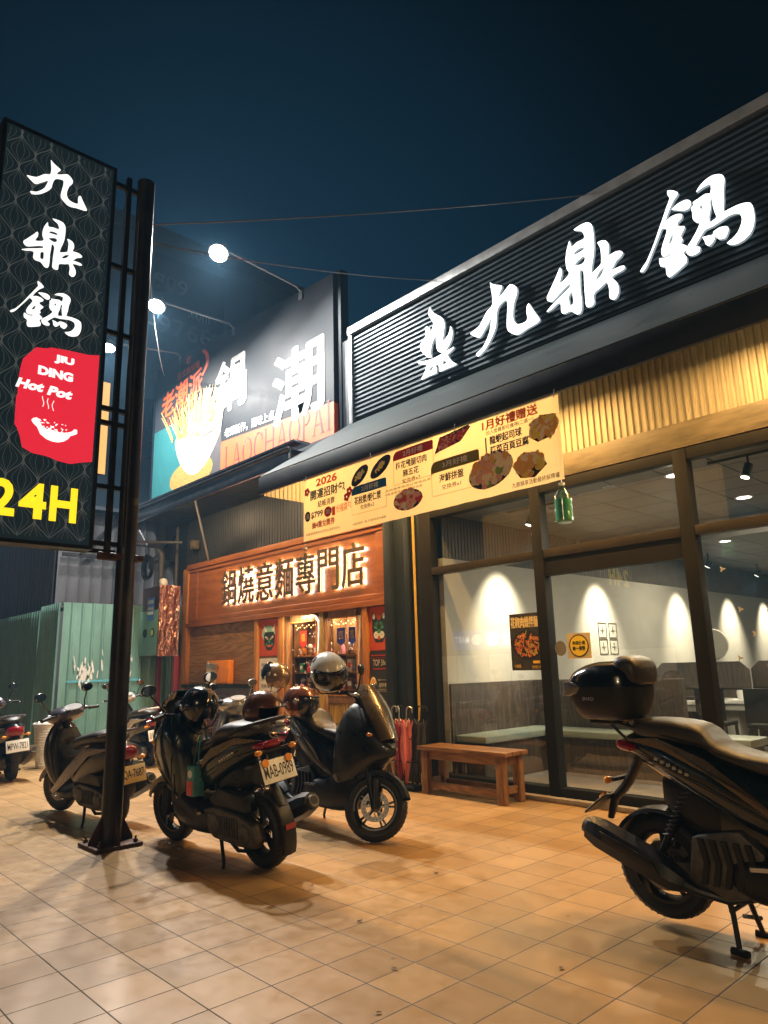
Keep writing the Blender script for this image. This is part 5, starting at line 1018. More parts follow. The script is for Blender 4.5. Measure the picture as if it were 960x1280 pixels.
b = MB(); ribs_v(b, -30, -15.2, .02, 2.80, 4.72, .16, .035, .45); b.build('sheet', M['greenfenced'], t)
b = MB(); ribs_v(b, -15.2, -14.03, .02, 2.86, 4.70, .11, .035, .45); b.build('newer_sheet', M['greenfence'], t)
b = MB(); b.box(-30, -14.05, 4.76, 4.82, 2.72, 2.78); b.build('rail', M['greyclad'], t)
t = thing('clad_shed', (-16, 6, 0), 'grey ribbed metal shed rising behind the green hoarding', 'shed')
b = MB(); ribs_x(b, 5.0, 11, 0, 5.0, -15.4, .24, .02, .12); ribs_v(b, -34, -15.41, 0, 5.0, 5.0, .24, .02, .12); b.build('wall', M['greyclad'], t)
b = MB(); b.box(-24.2, -15.1, 4.8, 11.2, 5.0, 5.08); b.build('roof', M['navy'], t)
b = MB(); b.bar((-15.3, 5.05, 4.0), (-15.3, 10.5, 4.0), .04, .08); b.bar((-15.3, 5.4, 4.0), (-15.3, 6.2, 4.9), .04, .04); b.bar((-15.3, 7, 4.0), (-15.3, 7.8, 4.9), .04, .04); b.build('girt', M['steel'], t)
t = thing('apartment_block', (-24, 9, 0), 'dark apartment block with a painted phone number on its side wall', 'building')
b = MB(); b.box(-32, -20, 3.2, 16, 0, 15.4); b.build('wall', M['bldg'], t)
b = MB(); b.box(-32.1, -19.9, 3.1, 16.1, 15.4, 15.9); b.build('parapet', M['bldg'], t)
f = fx(-19.985)
b = MB(); b.box(-19.995, -19.99, 8.6, 11.4, 12.75, 15.0); b.build('painted_panel', mat('painted_panel', (.07, .10, .14), .8), t)
for q in (('7-9766', (8.2, 10.95, 12.2, 12.85)), ('999', (8.8, 10.0, 13.75, 14.3)), ('.com', (10.05, 10.85, 13.05, 13.35))):
    b = MB(); b.text(*q, f, .01); b.build('painted_number', M['bldgtxt'], t)
for (y0, y1, z0, z1, lit) in ((7.30, 7.62, 7.2, 10.05, True), (6.2, 6.7, 10.9, 12.6, False), (8.6, 9.6, 8.0, 9.8, False), (4.0, 4.9, 7.5, 9.5, False), (4.0, 4.9, 11, 13, False)):
    b = MB(); b.box(-20.03, -19.97, y0-.06, y1+.06, z0-.06, z0); b.box(-20.03, -19.97, y0-.06, y1+.06, z1, z1+.06); b.box(-20.03, -19.97, y0-.06, y0, z0, z1); b.box(-20.03, -19.97, y1, y1+.06, z0, z1); w = b.build('window', M['greyclad'], t)
    b = MB(); b.box(-20.01, -19.99, y0, y1, z0, z1); b.build('pane', M['warmwin'] if lit else M['tealblack'], w)
# fluted white tub
t = thing('white_tub', (-12.96, 4.25, 0), 'tapered white ribbed tub standing against the green hoarding', 'tub')
b = MB(); prof = [(0, .01), (.13, .01), (.135, 0), (.14, .02)]
for i in range(16): zz = .03+i*.042; r = .14+.075*(zz/.7); prof += [(r, zz), (r+.007, zz+.015), (r+.007, zz+.03), (r, zz+.04)]
prof += [(.225, .70), (.23, .725), (.21, .725), (.19, .6), (0, .6)]
b.lathe(prof, (-12.96, 4.25, 0), n=32); b.build('tub_body', M['whitepaint'], t)
b = MB(); b.lathe([(.232, .70), (.238, .71), (.232, .722)], (-12.96, 4.25, 0), n=32); b.build('rim', M['whitepaint'], t)

# copper foil meter box with a red post
t = thing('meter_box', (-13.6, 6.45, 0), 'meter box wrapped in shiny copper foil between hoarding and noodle shop', 'meter box')
foil = mat('copper_foil', (.66, .36, .27), .16, 1.0, var=.2, scale=9, bump=1.0, bscale=9, stretch=(1, 1, .5), bdist=.12)
b = MB(); b.box(-14.0, -13.205, 6.27, 6.68, 1.83, 3.2); b.build('cabinet', mat('dark_copper_sheet', (.16, .09, .07), .35, .8, bump=.5, bscale=6), t, bevel=.01)
b = MB(); b.box(-13.2, -13.19, 6.255, 6.69, 1.82, 3.21); b.build('foil_side', foil, t)
b = MB(); b.box(-14.0, -13.23, 6.245, 6.262, 1.84, 2.72); b.build('green_door', M['greenfence'], t, bevel=.004)
b = MB()
for x in (-13.75, -13.42): b.lathe([(.0, 6.243), (.075, 6.243), (.08, 6.235), (.09, 6.244)], (x, 0, 2.28), axis='Y', n=20)
b.build('dial', [M['black']], t)
b = MB(); b.prism(ell((-13.42, 2.28), .06, .06), fy(6.234), 0, .001); b.build('dial_face', mat('lime_dial', (.55, .6, .1), .4), t)
b = MB(); b.box(-13.68, -13.38, 6.236, 6.243, 2.52, 2.98); b.build('blue_sticker', mat('blue_sticker', (.06, .14, .5), .4), t)
b = MB(); b.text('LINE', (-13.65, -13.41, 2.86, 2.93), fy(6.235), .02); b.text('外帶外送', (-13.66, -13.40, 2.72, 2.79), fy(6.235), .02); b.box(-13.66, -13.40, 6.233, 6.2355, 2.64, 2.70); b.build('lettering', M['platewhite'], t)
b = MB(); b.box(-13.24, -13.14, 6.60, 6.70, .004, 1.82); b.box(-13.95, -13.87, 6.6, 6.68, .004, 1.82); b.build('post', mat('red_painted_post', (.24, .02, .03), .4), t, bevel=.006)
t = thing('dome_camera', (-13.4, 6.45, 3.2), 'small white dome camera on top of the copper foil box', 'camera')
b = MB(); b.lathe([(0, 3.212), (.085, 3.212), (.085, 3.29), (.07, 3.34), (0, 3.37)], (-13.36, 6.4, 0), n=20); b.build('dome', M['whitepaint'], t)
b = MB(); b.lathe([(.04, 3.25), (.04, 3.26), (0, 3.26)], (-13.36, 6.315, 0), n=12); b.build('eye', M['black'], t)
# clutter under the eaves
b = MB(); b.tube([(-13.7, 6.5, 3.25), (-13.7, 6.5, 3.9), (-13.8, 6.4, 4.1), (-14.6, 6.2, 4.25), (-15.2, 6.2, 4.2)], .06, 10); b.tube([(-13.62, 6.8, 0.3), (-13.62, 6.8, 4.5)], .035, 10); b.tube([(-13.9, 6.0, 4.15), (-13.2, 6.7, 4.1)], .03, 8); b.tube([(-14.4, 6.3, 4.5), (-13.9, 6.3, 4.05), (-13.8, 6.3, 3.6)], .02, 8)
tag(b.build('drain_pipes', M['greyclad']), 'bundle of grey drain pipes under the canopy end above the copper foil box', 'pipes')
b = MB()
for i in range(5): b.tube([(-13.75+.22*math.cos(a)*(1-.05*i), 6.2+.02*i, 3.62+.26*math.sin(a)*(1-.04*i)) for a in [2*PI*q/20 for q in range(21)]], .012, 6)
tag(b.build('cable_coil', M['black']), 'black cable coil hanging above the copper foil box', 'cable')
for (x, y, z_, w, h, lab) in ((-14.3, 6.1, 4.32, .16, .14, 'small beige junction box at the far end of the canopy'), (-13.05, 6.9, 4.05, .08, .09, 'tiny pale junction box on the louvre wall end')):
    t = thing('junction_box', (x, y, z_), lab, 'junction box'); b = MB(); b.box(x-w, x+w, y-.06, y+.06, z_-h, z_+h); b.build('housing', M['creambeam'], t, bevel=.01); b = MB(); b.box(x-w*.85, x+w*.85, y-.07, y-.061, z_-h*.85, z_+h*.85); b.build('lid', M['creambeam'], t, bevel=.004)

# ------------------------------------------------------------------ bench and umbrellas
t = thing('wooden_bench', (-5.68, 6.62, 0), 'rustic brown wooden bench in front of the left window', 'bench')
for i in range(3):
    b = MB(); y = 6.415+i*.143; b.box(-6.35, -5.0, y, y+.135, .505, .55); b.build('seat_plank', M['benchwood'], t, bevel=.006)
for x in (-6.29, -5.15):
    for y in (6.44, 6.74):
        b = MB(); b.bar((x+.045, y+.03, .504), (x+.045+(.0), y+.03, .004), .10, .085, (0, 1, 0)); b.build('leg', M['benchwoodz'], t, bevel=.006)
b = MB(); b.box(-6.19, -5.16, 6.455, 6.485, .405, .50); b.box(-6.19, -5.16, 6.755, 6.785, .405, .50); b.box(-6.26, -6.23, 6.515, 6.725, .405, .50); b.box(-5.12, -5.09, 6.515, 6.725, .405, .50); b.build('apron', M['benchwood'], t, bevel=.004)
b = MB(); b.box(-6.19, -5.16, 6.46, 6.49, .07, .15); b.box(-6.19, -5.16, 6.755, 6.785, .07, .15); b.box(-6.26, -6.23, 6.515, 6.725, .10, .18); b.box(-5.12, -5.09, 6.515, 6.725, .10, .18); b.build('stretcher', M['benchwood'], t, bevel=.004)
t = thing('umbrella_rack', (-6.68, 6.6, 0), 'black wire umbrella rack left of the wooden bench', 'umbrella stand')
b = MB(); x0, x1, y0, y1 = -6.90, -6.45, 6.44, 6.72
for z_ in (.06, .34, .62): b.tube([(x0, y0, z_), (x1, y0, z_), (x1, y1, z_), (x0, y1, z_), (x0, y0, z_)], .008, 6)
b.build('ring', M['black'], t)
b = MB()
for x in (x0, x0+.15, x0+.3, x1):
    for y in (y0, y1): b.tube([(x, y, .0), (x, y, .66)], .008, 6)
b.box(x0, x1, y0, y1, .03, .045); b.build('upright', M['black'], t)
UM = {'maroon': (.3, .03, .07), 'pink': (.6, .17, .2), 'beige': (.6, .45, .3), 'black': (.03, .03, .035), 'peach': (.7, .4, .25), 'navy': (.02, .03, .07)}
def umbrella(x, y, c, tx, ty, hook, lab):
    t = thing('umbrella', (x, y, .05), lab, 'umbrella', 'folded umbrellas in the rack')
    p0 = Vector((x, y, .06)); p1 = Vector((x+tx, y+ty, .80)); ax = (p1-p0)
    b = MB(); n = 24; rings = []
    for i in range(9):
        s = i/8; r = (.010, .022, .034, .045, .054, .060, .058, .048, .058)[i]; ring = []
        for j in range(n):
            a = 2*PI*j/n; rr = r*(1+(.30 if i < 8 else .5)*math.cos(a*6+s*2)); q = p0+ax*s; ring.append((q.x+rr*math.cos(a), q.y+rr*math.sin(a), q.z+(.05*math.cos(a*6+s*2) if i == 8 else 0)))
        rings.append(ring)
    b.loft(rings); b.build('canopy', mat('umbrella_'+c, UM[c], .55, var=.2) if 'umbrella_'+c not in bpy.data.materials else bpy.data.materials['umbrella_'+c], t)
    e = p1+ax*.22; d = Vector((hook, .3, 0)).normalized()
    b = MB(); b.tube([p1, e]+[e+d*(.04-.04*math.cos(a))+Vector((0, 0, .04*math.sin(a))) for a in [PI*q/8 for q in range(1, 10)]]+[e+d*.08-Vector((0, 0, .03))], .009, 8)
    b.build('handle', M['chrome'] if c in ('maroon', 'beige', 'pink') else M['black'], t)
umbrella(-6.83, 6.50, 'beige', -.03, .0, 1, 'beige folded umbrella at the left end of the rack'); umbrella(-6.72, 6.48, 'maroon', .02, -.01, -1, 'maroon folded umbrella in the middle of the rack'); umbrella(-6.60, 6.47, 'pink', .05, -.02, 1, 'pink folded umbrella right of the maroon one')
umbrella(-6.51, 6.58, 'black', .08, .0, 1, 'black folded umbrella at the right end of the rack'); umbrella(-6.80, 6.66, 'peach', -.05, .02, -1, 'peach folded umbrella at the back of the rack'); umbrella(-6.6, 6.66, 'navy', .02, .02, 1, 'navy folded umbrella at the back of the rack')

# ------------------------------------------------------------------ scooters
def wheel_parts(root, name, cx, r, w, T, spokes=5, disc=0, gold=False, rimm=None):
    b = MB(); b.T = T; rt = r
    prof = [(rt-.088, -w*.36), (rt-.07, -w*.46), (rt-.04, -w*.5), (rt-.018, -w*.40), (rt-.004, -w*.2), (rt, 0), (rt-.004, w*.2), (rt-.018, w*.40), (rt-.04, w*.5), (rt-.07, w*.46), (rt-.088, w*.36)]
    b.lathe(prof, (cx, 0, r), 'Y', n=44)
    n = 44
    for i in range(n):                                   # tread blocks
        a = 2*PI*i/n
        for s in (-1, 1):
            p0 = Vector((cx+(rt-.002)*math.cos(a), s*w*.06, r+(rt-.002)*math.sin(a))); p1 = Vector((cx+(rt-.016)*math.cos(a+.06), s*w*.38, r+(rt-.016)*math.sin(a+.06))); b.bar(p0, p1, .012, .006, (math.cos(a), 0, math.sin(a)))
    wh = b.build(name, M['rubber'], root)
    b = MB(); b.T = T
    R0 = rt-.086
    b.lathe([(R0, -w*.38), (R0-.016, -w*.38), (R0-.03, -w*.2), (R0-.03, w*.2), (R0-.016, w*.38), (R0, w*.38), (R0+.004, 0), (R0, -w*.38)], (cx, 0, r), 'Y', n=44)
    b.lathe([(0, -w*.42), (.035, -w*.42), (.045, -w*.2), (.045, w*.2), (.035, w*.42), (0, w*.42)], (cx, 0, r), 'Y', n=20)
    for i in range(spokes):
        for da in (-.12, .12):
            a = 2*PI*i/spokes+.3
            b.bar((cx+.03*math.cos(a), 0, r+.03*math.sin(a)), (cx+(R0-.02)*math.cos(a+da), 0, r+(R0-.02)*math.sin(a+da)), .016, .03, (0, 1, 0))
    rim = b.build('rim', rimm or M['rimblack'], wh)
    if disc:
        b = MB(); b.T = T; y = disc
        b.lathe([(.085, y-.002), (.128, y-.002), (.128, y+.002), (.085, y+.002), (.085, y-.002)], (cx, 0, r), 'Y', n=40)
        for i in range(8):
            a = 2*PI*i/8; b.bar((cx+.04*math.cos(a), y, r+.04*math.sin(a)), (cx+.088*math.cos(a+.2), y, r+.088*math.sin(a+.2)), .012, .004, (0, 1, 0))
        for i in range(20):
            a = 2*PI*i/20; q = (cx+.106*math.cos(a), r+.106*math.sin(a))
            for s in (-1, 1): b.lathe([(0, y+s*.0026), (.0055, y+s*.0026)], (q[0], 0, q[1]), 'Y', n=6, mi=1)
        b.build('brake_disc', [M['disc'], M['ink']], wh)
    return wh
def scooter(loc, rz, label, style='sport', paint='blackgloss', seat='seatvinyl', steer=0, lean=0, plate='', platem='platewhite', lift=0.0, stand='side', accent=None, screen='blackgloss', plate_at=None, hugger=True, rails=True):
    root = thing('scooter', (loc[0], loc[1], lift), label, 'scooter', 'scooters parked in front of the shops', world=False)
    root.rotation_euler = (math.radians(lean), 0, math.radians(rz))
    P = M[paint]; A = M[accent] if accent else P; SE = M[seat]; sp = style == 'sport'
    xr, xf, r = (-.70, .70, .285) if sp else (-.61, .62, .25)
    piv = Vector((.42, 0, 1.1)) if sp else Vector((.42, 0, 1.0)); ax = Vector((-.30, 0, .9)).normalized()
    T = Matrix.Translation(piv) @ Matrix.Rotation(math.radians(steer), 4, ax) @ Matrix.Translation(-piv); I = Matrix.Identity(4)
    wheel_parts(root, 'front_wheel', xf, r, .125 if sp else .1, T, 5, -.045 if sp else .04)
    wheel_parts(root, 'rear_wheel', xr, r, .15 if sp else .11, I, 5, -.06 if sp else 0)
    hz = 1.17 if sp else 1.08
    # front end that turns with the bars
    b = MB(); b.T = T
    for s in (-1, 1):
        b.tube([(.52, s*.085, .72), (xf-.0, s*.085, r+.0)], [.026, .03], 12); b.tube([(xf-.03, s*.085, r+.22), (xf+.012, s*.085, r-.03)], .036, 12)
    b.tube([(xf, -.1, r), (xf, .1, r)], .016, 10); b.bar((.50, -.1, .74), (.50, .1, .74), .06, .03); b.cyl((.36, 0, hz-.02), (.52, 0, .70), .028)
    b.build('fork', M['black'], root)
    b = MB(); b.T = T; fr = r+.028
    for (w0, w1, rr) in ((0, 1, 1),):
        b.lathe([(fr-.05, -.085), (fr-.012, -.08), (fr, -.05), (fr+.006, 0), (fr, .05), (fr-.012, .08), (fr-.05, .085)], (xf, 0, r), 'Y', n=18, arc=math.radians(112), a0=math.radians(22))
        b.lathe([(fr-.055, -.08), (fr-.017, -.076), (fr-.005, -.05), (fr, 0), (fr-.005, .05), (fr-.017, .076), (fr-.055, .08)], (xf, 0, r), 'Y', n=18, arc=math.radians(112), a0=math.radians(22))
    b.build('front_fender', A, root)
    b = MB(); b.T = T
    b.tube([(.33, -.37, hz+.0), (.36, -.25, hz+.015), (.40, -.1, hz-.02), (.40, .1, hz-.02), (.36, .25, hz+.015), (.33, .37, hz)], .012, 8)
    hb = b.build('handlebar', M['black'], root)
    for s in (-1, 1):
        b = MB(); b.T = T; b.tube([(.345, s*.26, hz+.008), (.333, s*.36, hz), (.331, s*.375, hz)], [.019, .019, .022], 10); b.build('grip', M['rubber'], hb)
        b = MB(); b.T = T; b.tube([(.385, s*.235, hz+.01), (.40, s*.27, hz), (.375, s*.40, hz-.015)], [.008, .007, .009], 8); b.ball((.39, s*.24, hz+.02), .03, .035, .02, 12, 8); b.build('brake_lever', M['chrome'], hb)
        b = MB(); b.T = T; my = s*(.33 if sp else .31); mz = hz+.24; b.tube([(.37, s*.22, hz+.02), (.40, s*.25, hz+.10), (.41, my*.96, mz-.05)], .008, 8)
        b.ball((.415, my, mz), .022, .075, .05, 16, 10); mr = b.build('mirror', P if not sp else M['black'], hb)
        b = MB(); b.T = T; b.prism(ell((my, mz), .066, .043, 22), lambda u, v, d: (.394-d, u, v), -.004, .002); b.build('mirror_glass', M['mirror'], mr)
    # bodywork
    if sp:
        b = MB(); b.body([(.17, .44, .88, .11), (.27, .36, 1.06, .20, 3), (.42, .42, 1.19, .215, 3), (.56, .5, 1.16, .20), (.70, .61, 1.04, .165), (.83, .69, .89, .10), (.92, .73, .80, .025)], sub=6); b.build('front_cowl', P, root)
        b = MB()
        G_ = []
        for i in range(9):
            t = i/8; xx = .49+.42*t; zz = 1.355-.33*t-.14*t*t; w = .09+.07*math.sin(PI*min(1, t*.8+.12))*(1-.35*t)
            G_.append([(xx-.06*abs(q)**2.2, q*w, zz+.0-.02*abs(q)) for q in (-1, -.8, -.5, -.2, 0, .2, .5, .8, 1)])
        vs = [p for row in G_ for p in row]+[(p[0]-.012, p[1], p[2]-.010) for row in G_ for p in row]; m_ = 9; N_ = 81
        fs = [(i*m_+j, i*m_+j+1, (i+1)*m_+j+1, (i+1)*m_+j) for i in range(8) for j in range(8)]
        fs += [tuple(N_+q for q in f[::-1]) for f in fs]
        edge = [i for i in range(m_)]+[i*m_+8 for i in range(1, 9)]+[8*m_+j for j in range(7, -1, -1)]+[i*m_ for i in range(7, 0, -1)]
        fs += [(edge[i], edge[(i+1) % len(edge)], N_+edge[(i+1) % len(edge)], N_+edge[i]) for i in range(len(edge))]
        b.add(vs, fs); b.build('windscreen', M[screen], root, ang=50)
        b = MB(); b.body([(.40, 1.10, 1.22, .10), (.46, 1.08, 1.28, .125), (.52, 1.08, 1.27, .12), (.57, 1.1, 1.2, .07)]); b.build('dash_cover', M['black'], root)
        for s in (-1, 1):
            b = MB(); b.prism([(.58, .80), (.80, .84), (.90, .79), (.84, .745), (.64, .76)], lambda u, v, d: (u, s*(.165-(u-.58)*.38+d), v), 0, .012); b.build('headlight', M['clearlens'], root, bevel=.004)
            b = MB(); b.prism([(.30, .52), (.52, .60), (.66, .72), (.60, .78), (.44, .72), (.28, .66)], lambda u, v, d: (u, s*(.20-(max(0, u-.42))*.30+d), v), 0, .012); b.build('side_blade', A, root, bevel=.005)
            b = MB(); b.ball((.73, s*.145, .90), .045, .018, .018, 12, 8); b.build('turn_signal', M['orangelens'], root)
        b = MB(); b.body([(.60, .36, .5, .07), (.5, .28, .56, .13), (.35, .21, .60, .17), (.1, .19, .50, .20), (-.15, .2, .46, .20), (-.30, .24, .44, .16), (-.38, .28, .4, .08)], e=3.2); b.build('floor_pan', M['black'], root)
        b = MB(); b.body([(.32, .4, .82, .10), (.12, .4, .64, .115), (-.1, .4, .70, .13), (-.3, .42, .8, .14)]); b.build('centre_tunnel', P, root)
        b = MB(); b.body([(-.90, .945, .99, .02), (-.80, .87, 1.03, .08), (-.62, .77, 1.04, .145), (-.36, .63, .98, .185), (-.1, .52, .86, .195), (.08, .46, .78, .175), (.2, .42, .64, .12), (.26, .44, .56, .05)], e=2.3, sub=6); b.build('tail_fairing', P, root)
        for s in (-1, 1):
            b = MB(); b.prism([(-.88, .985), (-.60, .95), (-.3, .83), (.02, .62), (.08, .58), (-.05, .72), (-.33, .92), (-.62, 1.01)], lambda u, v, d: (u, s*(.055+.135*min(1, max(0, (u+.92)/.5))+d), v), .0, .014); b.build('side_stripe', A if accent else M['bronzegloss'], root, bevel=.004)
        b = MB(); b.body([(-.81, 1.03, 1.07, .06), (-.74, 1.0, 1.112, .135), (-.52, .97, 1.115, .165), (-.37, .95, 1.085, .165), (-.27, .9, .995, .16), (-.1, .85, .945, .16), (.08, .8, .925, .125), (.2, .76, .89, .07), (.24, .77, .85, .02)], e=2.8, sub=6); st = b.build('seat', SE, root)
        b = MB()
        for s in (-1, 1): b.tube([(-.78, s*.10, 1.07), (-.55, s*.165, 1.02), (-.36, s*.17, .985), (-.1, s*.165, .90)], .004, 6)
        b.build('seat_piping', M['black'], st)
        zt = .955
        b = MB(); b.body([(-.925, zt-.012, zt+.012, .055), (-.905, zt-.035, zt+.025, .085), (-.83, zt-.045, zt+.015, .115), (-.78, zt-.03, zt+.0, .11)], e=3); b.build('tail_light', M['redlens'], root)
        if rails:
            b = MB()
            b.tube([(-.55, .155, 1.03), (-.72, .17, 1.09), (-.92, .13, 1.13), (-.96, .06, 1.14), (-.96, -.06, 1.14), (-.92, -.13, 1.13), (-.72, -.17, 1.09), (-.55, -.155, 1.03)], .014, 8); b.build('grab_rail', M['black'], root)
        px, pz, pt = plate_at or (-1.02, .66, 25)
        b = MB(); b.tube([(-.78, 0, .92), (-.90, 0, pz+.12), (px+.06, 0, pz+.02), (px+.02, 0, pz-.1)], [.05, .045, .04, .03], 10, flat=.6); b.bar((-.93, -.14, pz+.15), (-.93, .14, pz+.15), .03, .02); b.build('plate_bracket', M['black'], root)
        sig = (-.94, .15, pz+.15)
        hug = (-105, 10) if hugger else (-60, 40)
        b = MB(); fr = r+.03
        gw = .062 if hugger else .08; fr = r+(.055 if hugger else .03); a_, c_ = (math.radians(92), math.radians(112)) if hugger else (math.radians(95), math.radians(62))
        b.lathe([(fr-.02, -gw), (fr, -gw*.9), (fr+.010, 0), (fr, gw*.9), (fr-.02, gw)], (xr, 0, r), 'Y', n=20, arc=a_, a0=c_); b.lathe([(fr-.024, -gw*.95), (fr-.006, -gw*.86), (fr+.004, 0), (fr-.006, gw*.86), (fr-.024, gw*.95)], (xr, 0, r), 'Y', n=20, arc=a_, a0=c_)
        if hugger: b.tube([(-.78, 0, .88), (-.87, 0, .66), (xr-fr*.80, 0, r+fr*.6)], [.045, .04, .04], 10, flat=.5)
        b.build('rear_fender', M['black'], root)
        if hugger:
            b = MB(); b.bar((xr-fr-.013, 0, r+.09), (xr-fr-.012, 0, r+.05), .09, .008, (1, 0, 0)); b.build('reflector', M['redlens'], root)
    else:
        b = MB(); b.body([(.28, .34, .44, .08), (.36, .33, .5, .16), (.5, .36, .56, .205), (.66, .40, .60, .215), (.82, .42, .58, .19), (.94, .44, .55, .13), (1.0, .45, .53, .06)], along='z', e=2.4, sub=6); b.build('leg_shield', P, root)
        b = MB(); b.body([(.3, .30, .37, .1), (.45, .29, .40, .16), (.62, .30, .41, .175), (.8, .34, .44, .16), (.92, .38, .46, .1)], along='z', e=3); b.build('inner_shield', M['black'], root)
        b = MB(); b.cyl((.30, .0, .80), (.285, .0, .80), .035); b.build('key_lock', M['bronzegloss'], root)
        b = MB(); b.box(.27, .30, -.09, .09, .60, .63); b.build('bag_hook', M['bronzegloss'], root, bevel=.004)
        b = MB(); b.T = T; b.body([(.26, hz-.02, hz+.03, .10), (.34, hz-.08, hz+.07, .18), (.46, hz-.11, hz+.08, .19), (.58, hz-.09, hz+.04, .13), (.65, hz-.05, hz, .04)], e=2.4); hd = b.build('handle_cowl', A, root)
        b = MB(); b.T = T; b.prism(ell((0, 0), .115, .05, 20), lambda u, v, d: (.285+v*.8, u, hz+.065+v*.55+d), 0, .012); b.build('dash_dial', M['clearlens'], hd)
        b = MB(); b.T = T; b.body([(.56, hz-.07, hz+.02, .11), (.62, hz-.065, hz+.015, .085), (.66, hz-.04, hz, .03)]); b.build('headlight', M['clearlens'], hd)
        b = MB(); b.body([(.52, .28, .36, .06), (.4, .23, .35, .16), (.2, .21, .33, .20), (0, .21, .34, .20), (-.15, .22, .40, .18), (-.25, .26, .42, .1)], e=3.5); b.build('floor_board', M['black'], root)
        b = MB(); b.body([(-.92, .70, .76, .03), (-.82, .60, .83, .11), (-.6, .48, .85, .185), (-.3, .38, .79, .205), (-.06, .32, .70, .18), (.03, .32, .56, .11), (.06, .36, .46, .03)], e=2.5, sub=6); b.build('rear_body', P, root)
        for s in (-1, 1):
            b = MB(); b.prism([(-.84, .78), (-.5, .70), (-.14, .48), (.30, .26), (.36, .30), (-.02, .56), (-.4, .78)], lambda u, v, d: (u, s*(.11+.095*min(1, max(0, (u+.9)/.4))+d), v), 0, .012); b.build('side_panel', A, root, bevel=.005)
        b = MB(); b.body([(-.80, .84, .88, .05), (-.72, .82, .925, .13), (-.5, .80, .94, .165), (-.28, .78, .905, .17), (-.08, .74, .87, .15), (.08, .70, .83, .09), (.11, .72, .78, .03)], e=2.7, sub=6); b.build('seat', SE, root)
        b = MB(); b.body([(-.955, .70, .76, .05), (-.93, .66, .79, .09), (-.85, .65, .79, .125), (-.8, .67, .77, .12)], e=3); b.build('tail_light', M['redlens'], root)
        if rails:
            b = MB(); b.tube([(-.60, .15, .90), (-.82, .15, .93), (-.94, .08, .945), (-.94, -.08, .945), (-.82, -.15, .93), (-.60, -.15, .90)], .013, 8); b.build('grab_rail', A, root)
        px, pz, pt = plate_at or (-.97, .52, 12)
        b = MB(); b.tube([(-.85, 0, .64), (-.93, 0, pz), (-.92, 0, pz-.16), (-.89, 0, .3)], [.06, .06, .07, .06], 10, flat=.4); b.build('rear_fender', M['black'], root)
        sig = (-.90, .15, .66)
    for s in (-1, 1):
        b = MB(); b.tube([(sig[0]+.02, s*.08, sig[2]), (sig[0], s*(sig[1]-.02), sig[2])], .008, 6); b.ball((sig[0]-.005, s*(sig[1]+.012), sig[2]), .024, .034, .022, 12, 8); b.build('turn_signal', M['orangelens'], root)
    if plate:
        tq = Matrix.Translation((px, 0, pz)) @ Matrix.Rotation(math.radians(pt), 4, 'Y')
        b = MB(); b.T = tq; b.box(-.004, 0, -.155, .155, -.085, .085); pl = b.build('license_plate', M[platem], root, bevel=.003)
        b = MB(); b.T = tq; b.box(.0015, .010, -.16, .16, -.09, .09); b.build('plate_backing', M['black'], root, bevel=.003)
        b = MB(); b.T = tq; b.text(plate, (-.135, .135, -.05, .045), lambda u, v, d=0: (-.0055, -u, v), .004); b.build('lettering', M['ink'], pl)
        b = MB(); b.T = tq
        for s in (-1, 1): b.prism(ell((s*.11, .055), .03, .03, 12), lambda u, v, d: (-.006-d, -u, v+.012), 0, .012)
        b.build('plate_tag', M['orangelens'], pl) if platem == 'platewhite' and sp else None
    # hoses, badge and seams
    b = MB(); b.T = T
    for s in (-1, 1): b.tube([(.36, s*.24, hz+.02), (.46, s*.20, hz+.09), (.52, s*.08, hz+.02), (.50, s*.04, hz-.12)], .006, 6)
    b.build('brake_hose', M['black'], root)
    if sp:
        b = MB()
        for s in (-1, 1):
            for q in range(6): b.prism([(-.62+q*.035, .905-q*.014), (-.60+q*.035, .90-q*.014), (-.606+q*.035, .885-q*.014), (-.626+q*.035, .89-q*.014)], lambda u, v, d: (u, s*(.172+d+.03*(u+.6)), v), 0, .012)
        b.build('badge', M['chrome'], root)
        b = MB()
        for s in (-1, 1): b.tube([(-.82, s*.085, .91), (-.6, s*.158, .86), (-.35, s*.198, .77), (-.1, s*.205, .66), (.1, s*.185, .56)], .004, 5); b.tube([(.24, s*.165, .98), (.30, s*.212, .8), (.33, s*.21, .62), (.36, s*.18, .45)], .004, 5)
        b.build('panel_seam', M['ink'], root)
    # engine, drive, exhaust, stand
    k = 1 if sp else .9
    b = MB(); b.prism([(-.88, .27), (-.84, .38), (-.62, .43), (-.3, .46), (-.12, .42), (-.08, .31), (-.25, .21), (-.6, .19), (-.82, .2)], lambda u, v, d: (u*k, d, v*k), .10, .19); eng = b.build('transmission_case', M['engine'], root, bevel=.025, seg=3)
    b = MB()
    for c_, rr in (((-.70, .30), .075), ((-.27, .33), .085)): b.lathe([(0, .205), (rr*.8, .205), (rr, .195), (rr, .18)], (c_[0]*k, 0, c_[1]*k), 'Y', n=20)
    for i in range(9): b.box((-.62+i*.035)*k, (-.61+i*.035)*k, .19, .2, .25*k, .4*k)
    b.build('case_cover', M['engine'], eng, bevel=.003)
    b = MB(); b.prism([(-.76, .45), (-.72, .58), (-.38, .62), (-.22, .52), (-.26, .46)], lambda u, v, d: (u*k, d, v*k), .07, .185); b.build('air_box', M['black'], root, bevel=.025, seg=3)
    b = MB(); b.prism([(-.5, .25), (-.46, .5), (-.2, .56), (-.08, .46), (-.1, .26), (-.3, .2)], lambda u, v, d: (u*k, -d, v*k), .06, .175); eb = b.build('engine_block', M['engine'], root, bevel=.02)
    b = MB()
